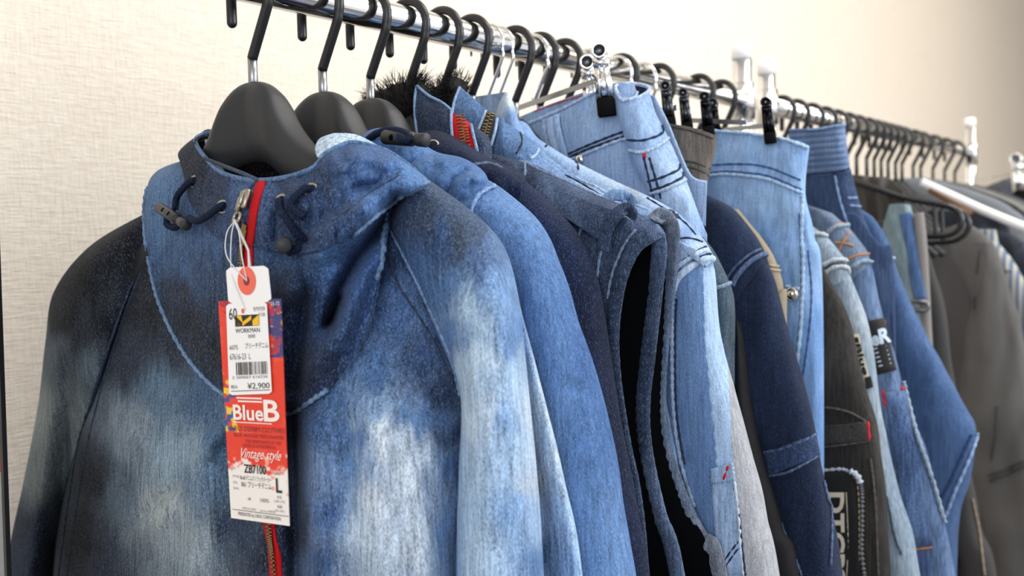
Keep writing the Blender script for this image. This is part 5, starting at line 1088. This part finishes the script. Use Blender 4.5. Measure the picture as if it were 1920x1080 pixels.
for k, (nm, lab, hx_, col) in enumerate((('slate_jacket', 'pale slate jacket shoulder sloping under the dense hanger row, nearest of them', 1.45, '#6a6f75'), ('black_jacket', 'black jacket shoulder under the dense hanger row, behind the pale slate one', 1.52, '#15171d'), ('stone_jacket', 'stone grey jacket shoulder under the dense hanger row', 1.59, '#74726d'), ('ash_jacket', 'ash grey jacket near the end of the dense hanger row', 1.67, '#55575a'), ('graphite_jacket', 'graphite jacket, last garment before the end post', 1.76, '#2c2f34'))):
    m_ = plain(nm+'_cloth', col, .9, bump=.4, scale=80); G = mk(nm, lab, 'jacket', hx_)
    W = [(.028,1.378),(.07,1.366),(.12,1.346),(.17,1.318),(.20,1.27),(.21,1.1),(.215,.75)]
    Lp = [proj((hx_, a, z)) for a, z in W]; Rp = [proj((hx_, -a, z)) for a, z in W]
    tubepx('body', hx_, Lp, Rp, [.01,.02,.025,.025,.03,.03,.03], m_, G, 70, 40, fix=False)
t = empty('white_hanger', 'white hanger bar sloping down to the right frame edge above the navy coat', 'hanger', (1.31, 0, RAIL_Z))
pxpipe('arm', 1.32, [(1728,342),(1790,370),(1850,397),(1935,432)], .0075, plain('white_plastic_bar', '#e4e4e6', .4), t, 30, 12)
pxpipe('lower_arm', 1.32, [(1745,354),(1790,380),(1822,402)], .0075, plain('brown_wood', '#7a5638', .5), t, 30, 12, label='brown wooden strip')
# heap of dark clothes on the next rack, and its clip hanger
for k, (pts, c, lab) in enumerate((([(1850,352),(1880,338),(1910,330),(1950,322)], '#474a55', 'dark mottled coat collar beyond the end post, uppermost'), ([(1832,372),(1860,366),(1900,372),(1950,380)], '#23252b', 'black coat shoulder beyond the end post, lowest'), )):
    G = mk('dark_coat', lab, 'coat', 2.15)
    tubepx('body', 2.15+.08*k, pts, [(p_[0]+4, p_[1]+75) for p_ in pts], .05, plain('dark_coat_cloth', c, .9, bump=.5, scale=60), G, 60, 30, wob=.02, fix=False)
t = empty('chrome_clip', 'bright chrome clip and thin wire at the right frame edge beyond the end post', 'clip', tuple(PX(1908,318,2.05)))
clip_body(t, PX(1909,332,2.0), 0, sc_=1.6, mats=(CHROME, BLACKSOFT, STEEL))
pxpipe('wire', 2.0, [(1828,338),(1865,331),(1905,324)], .0015, CHROME, t, 10, 6)
# ------------------------------------------------------------------ standing mirror at the left frame edge
MR = empty('standing_mirror', 'dark-edged standing mirror with a red strip, at the left frame edge', 'mirror', tuple(PX(0, 900, -.12)))
A0, A1 = PX(-30, -420, -.12), PX(22, 1080, -.12); dv = A1-A0; A1 = A0+dv*1.5
back = np.array([-.03, .22, 0])
def prism(a0, a1, w, th):
    w = np.array(w); th = np.array(th); v = [a0, a0+w, a0+w+th, a0+th, a1, a1+w, a1+w+th, a1+th]
    return np.array(v), [(0,1,2,3),(7,6,5,4),(0,4,5,1),(1,5,6,2),(2,6,7,3),(3,7,4,0)]
obj('frame', prism(A0, A1, (0, .0035, 0), (-.003, 0, 0)), plain('black_frame', '#141416', .3), MR, smooth=False)
obj('glass', prism(A0+np.array([0, .0035, 0]), A1+np.array([0, .0035, 0]), (0, .16, 0), (-.002, 0, 0)), plain('mirror_glass', '#aab4c0', .06, 1.), MR, smooth=False)
Rs = PX(0, 700, -.12)*0; q0 = A0+dv*.745; q1 = A0+dv*.865
obj('red_strip', prism(q0+np.array([-.002,.0035,0]), q1+np.array([-.002,.0035,0]), (0, .006, 0), (-.0006, .0, 0)), plain('red_strip', '#a01c26', .5), MR, smooth=False)  # red strip laid on the glass beside the frame
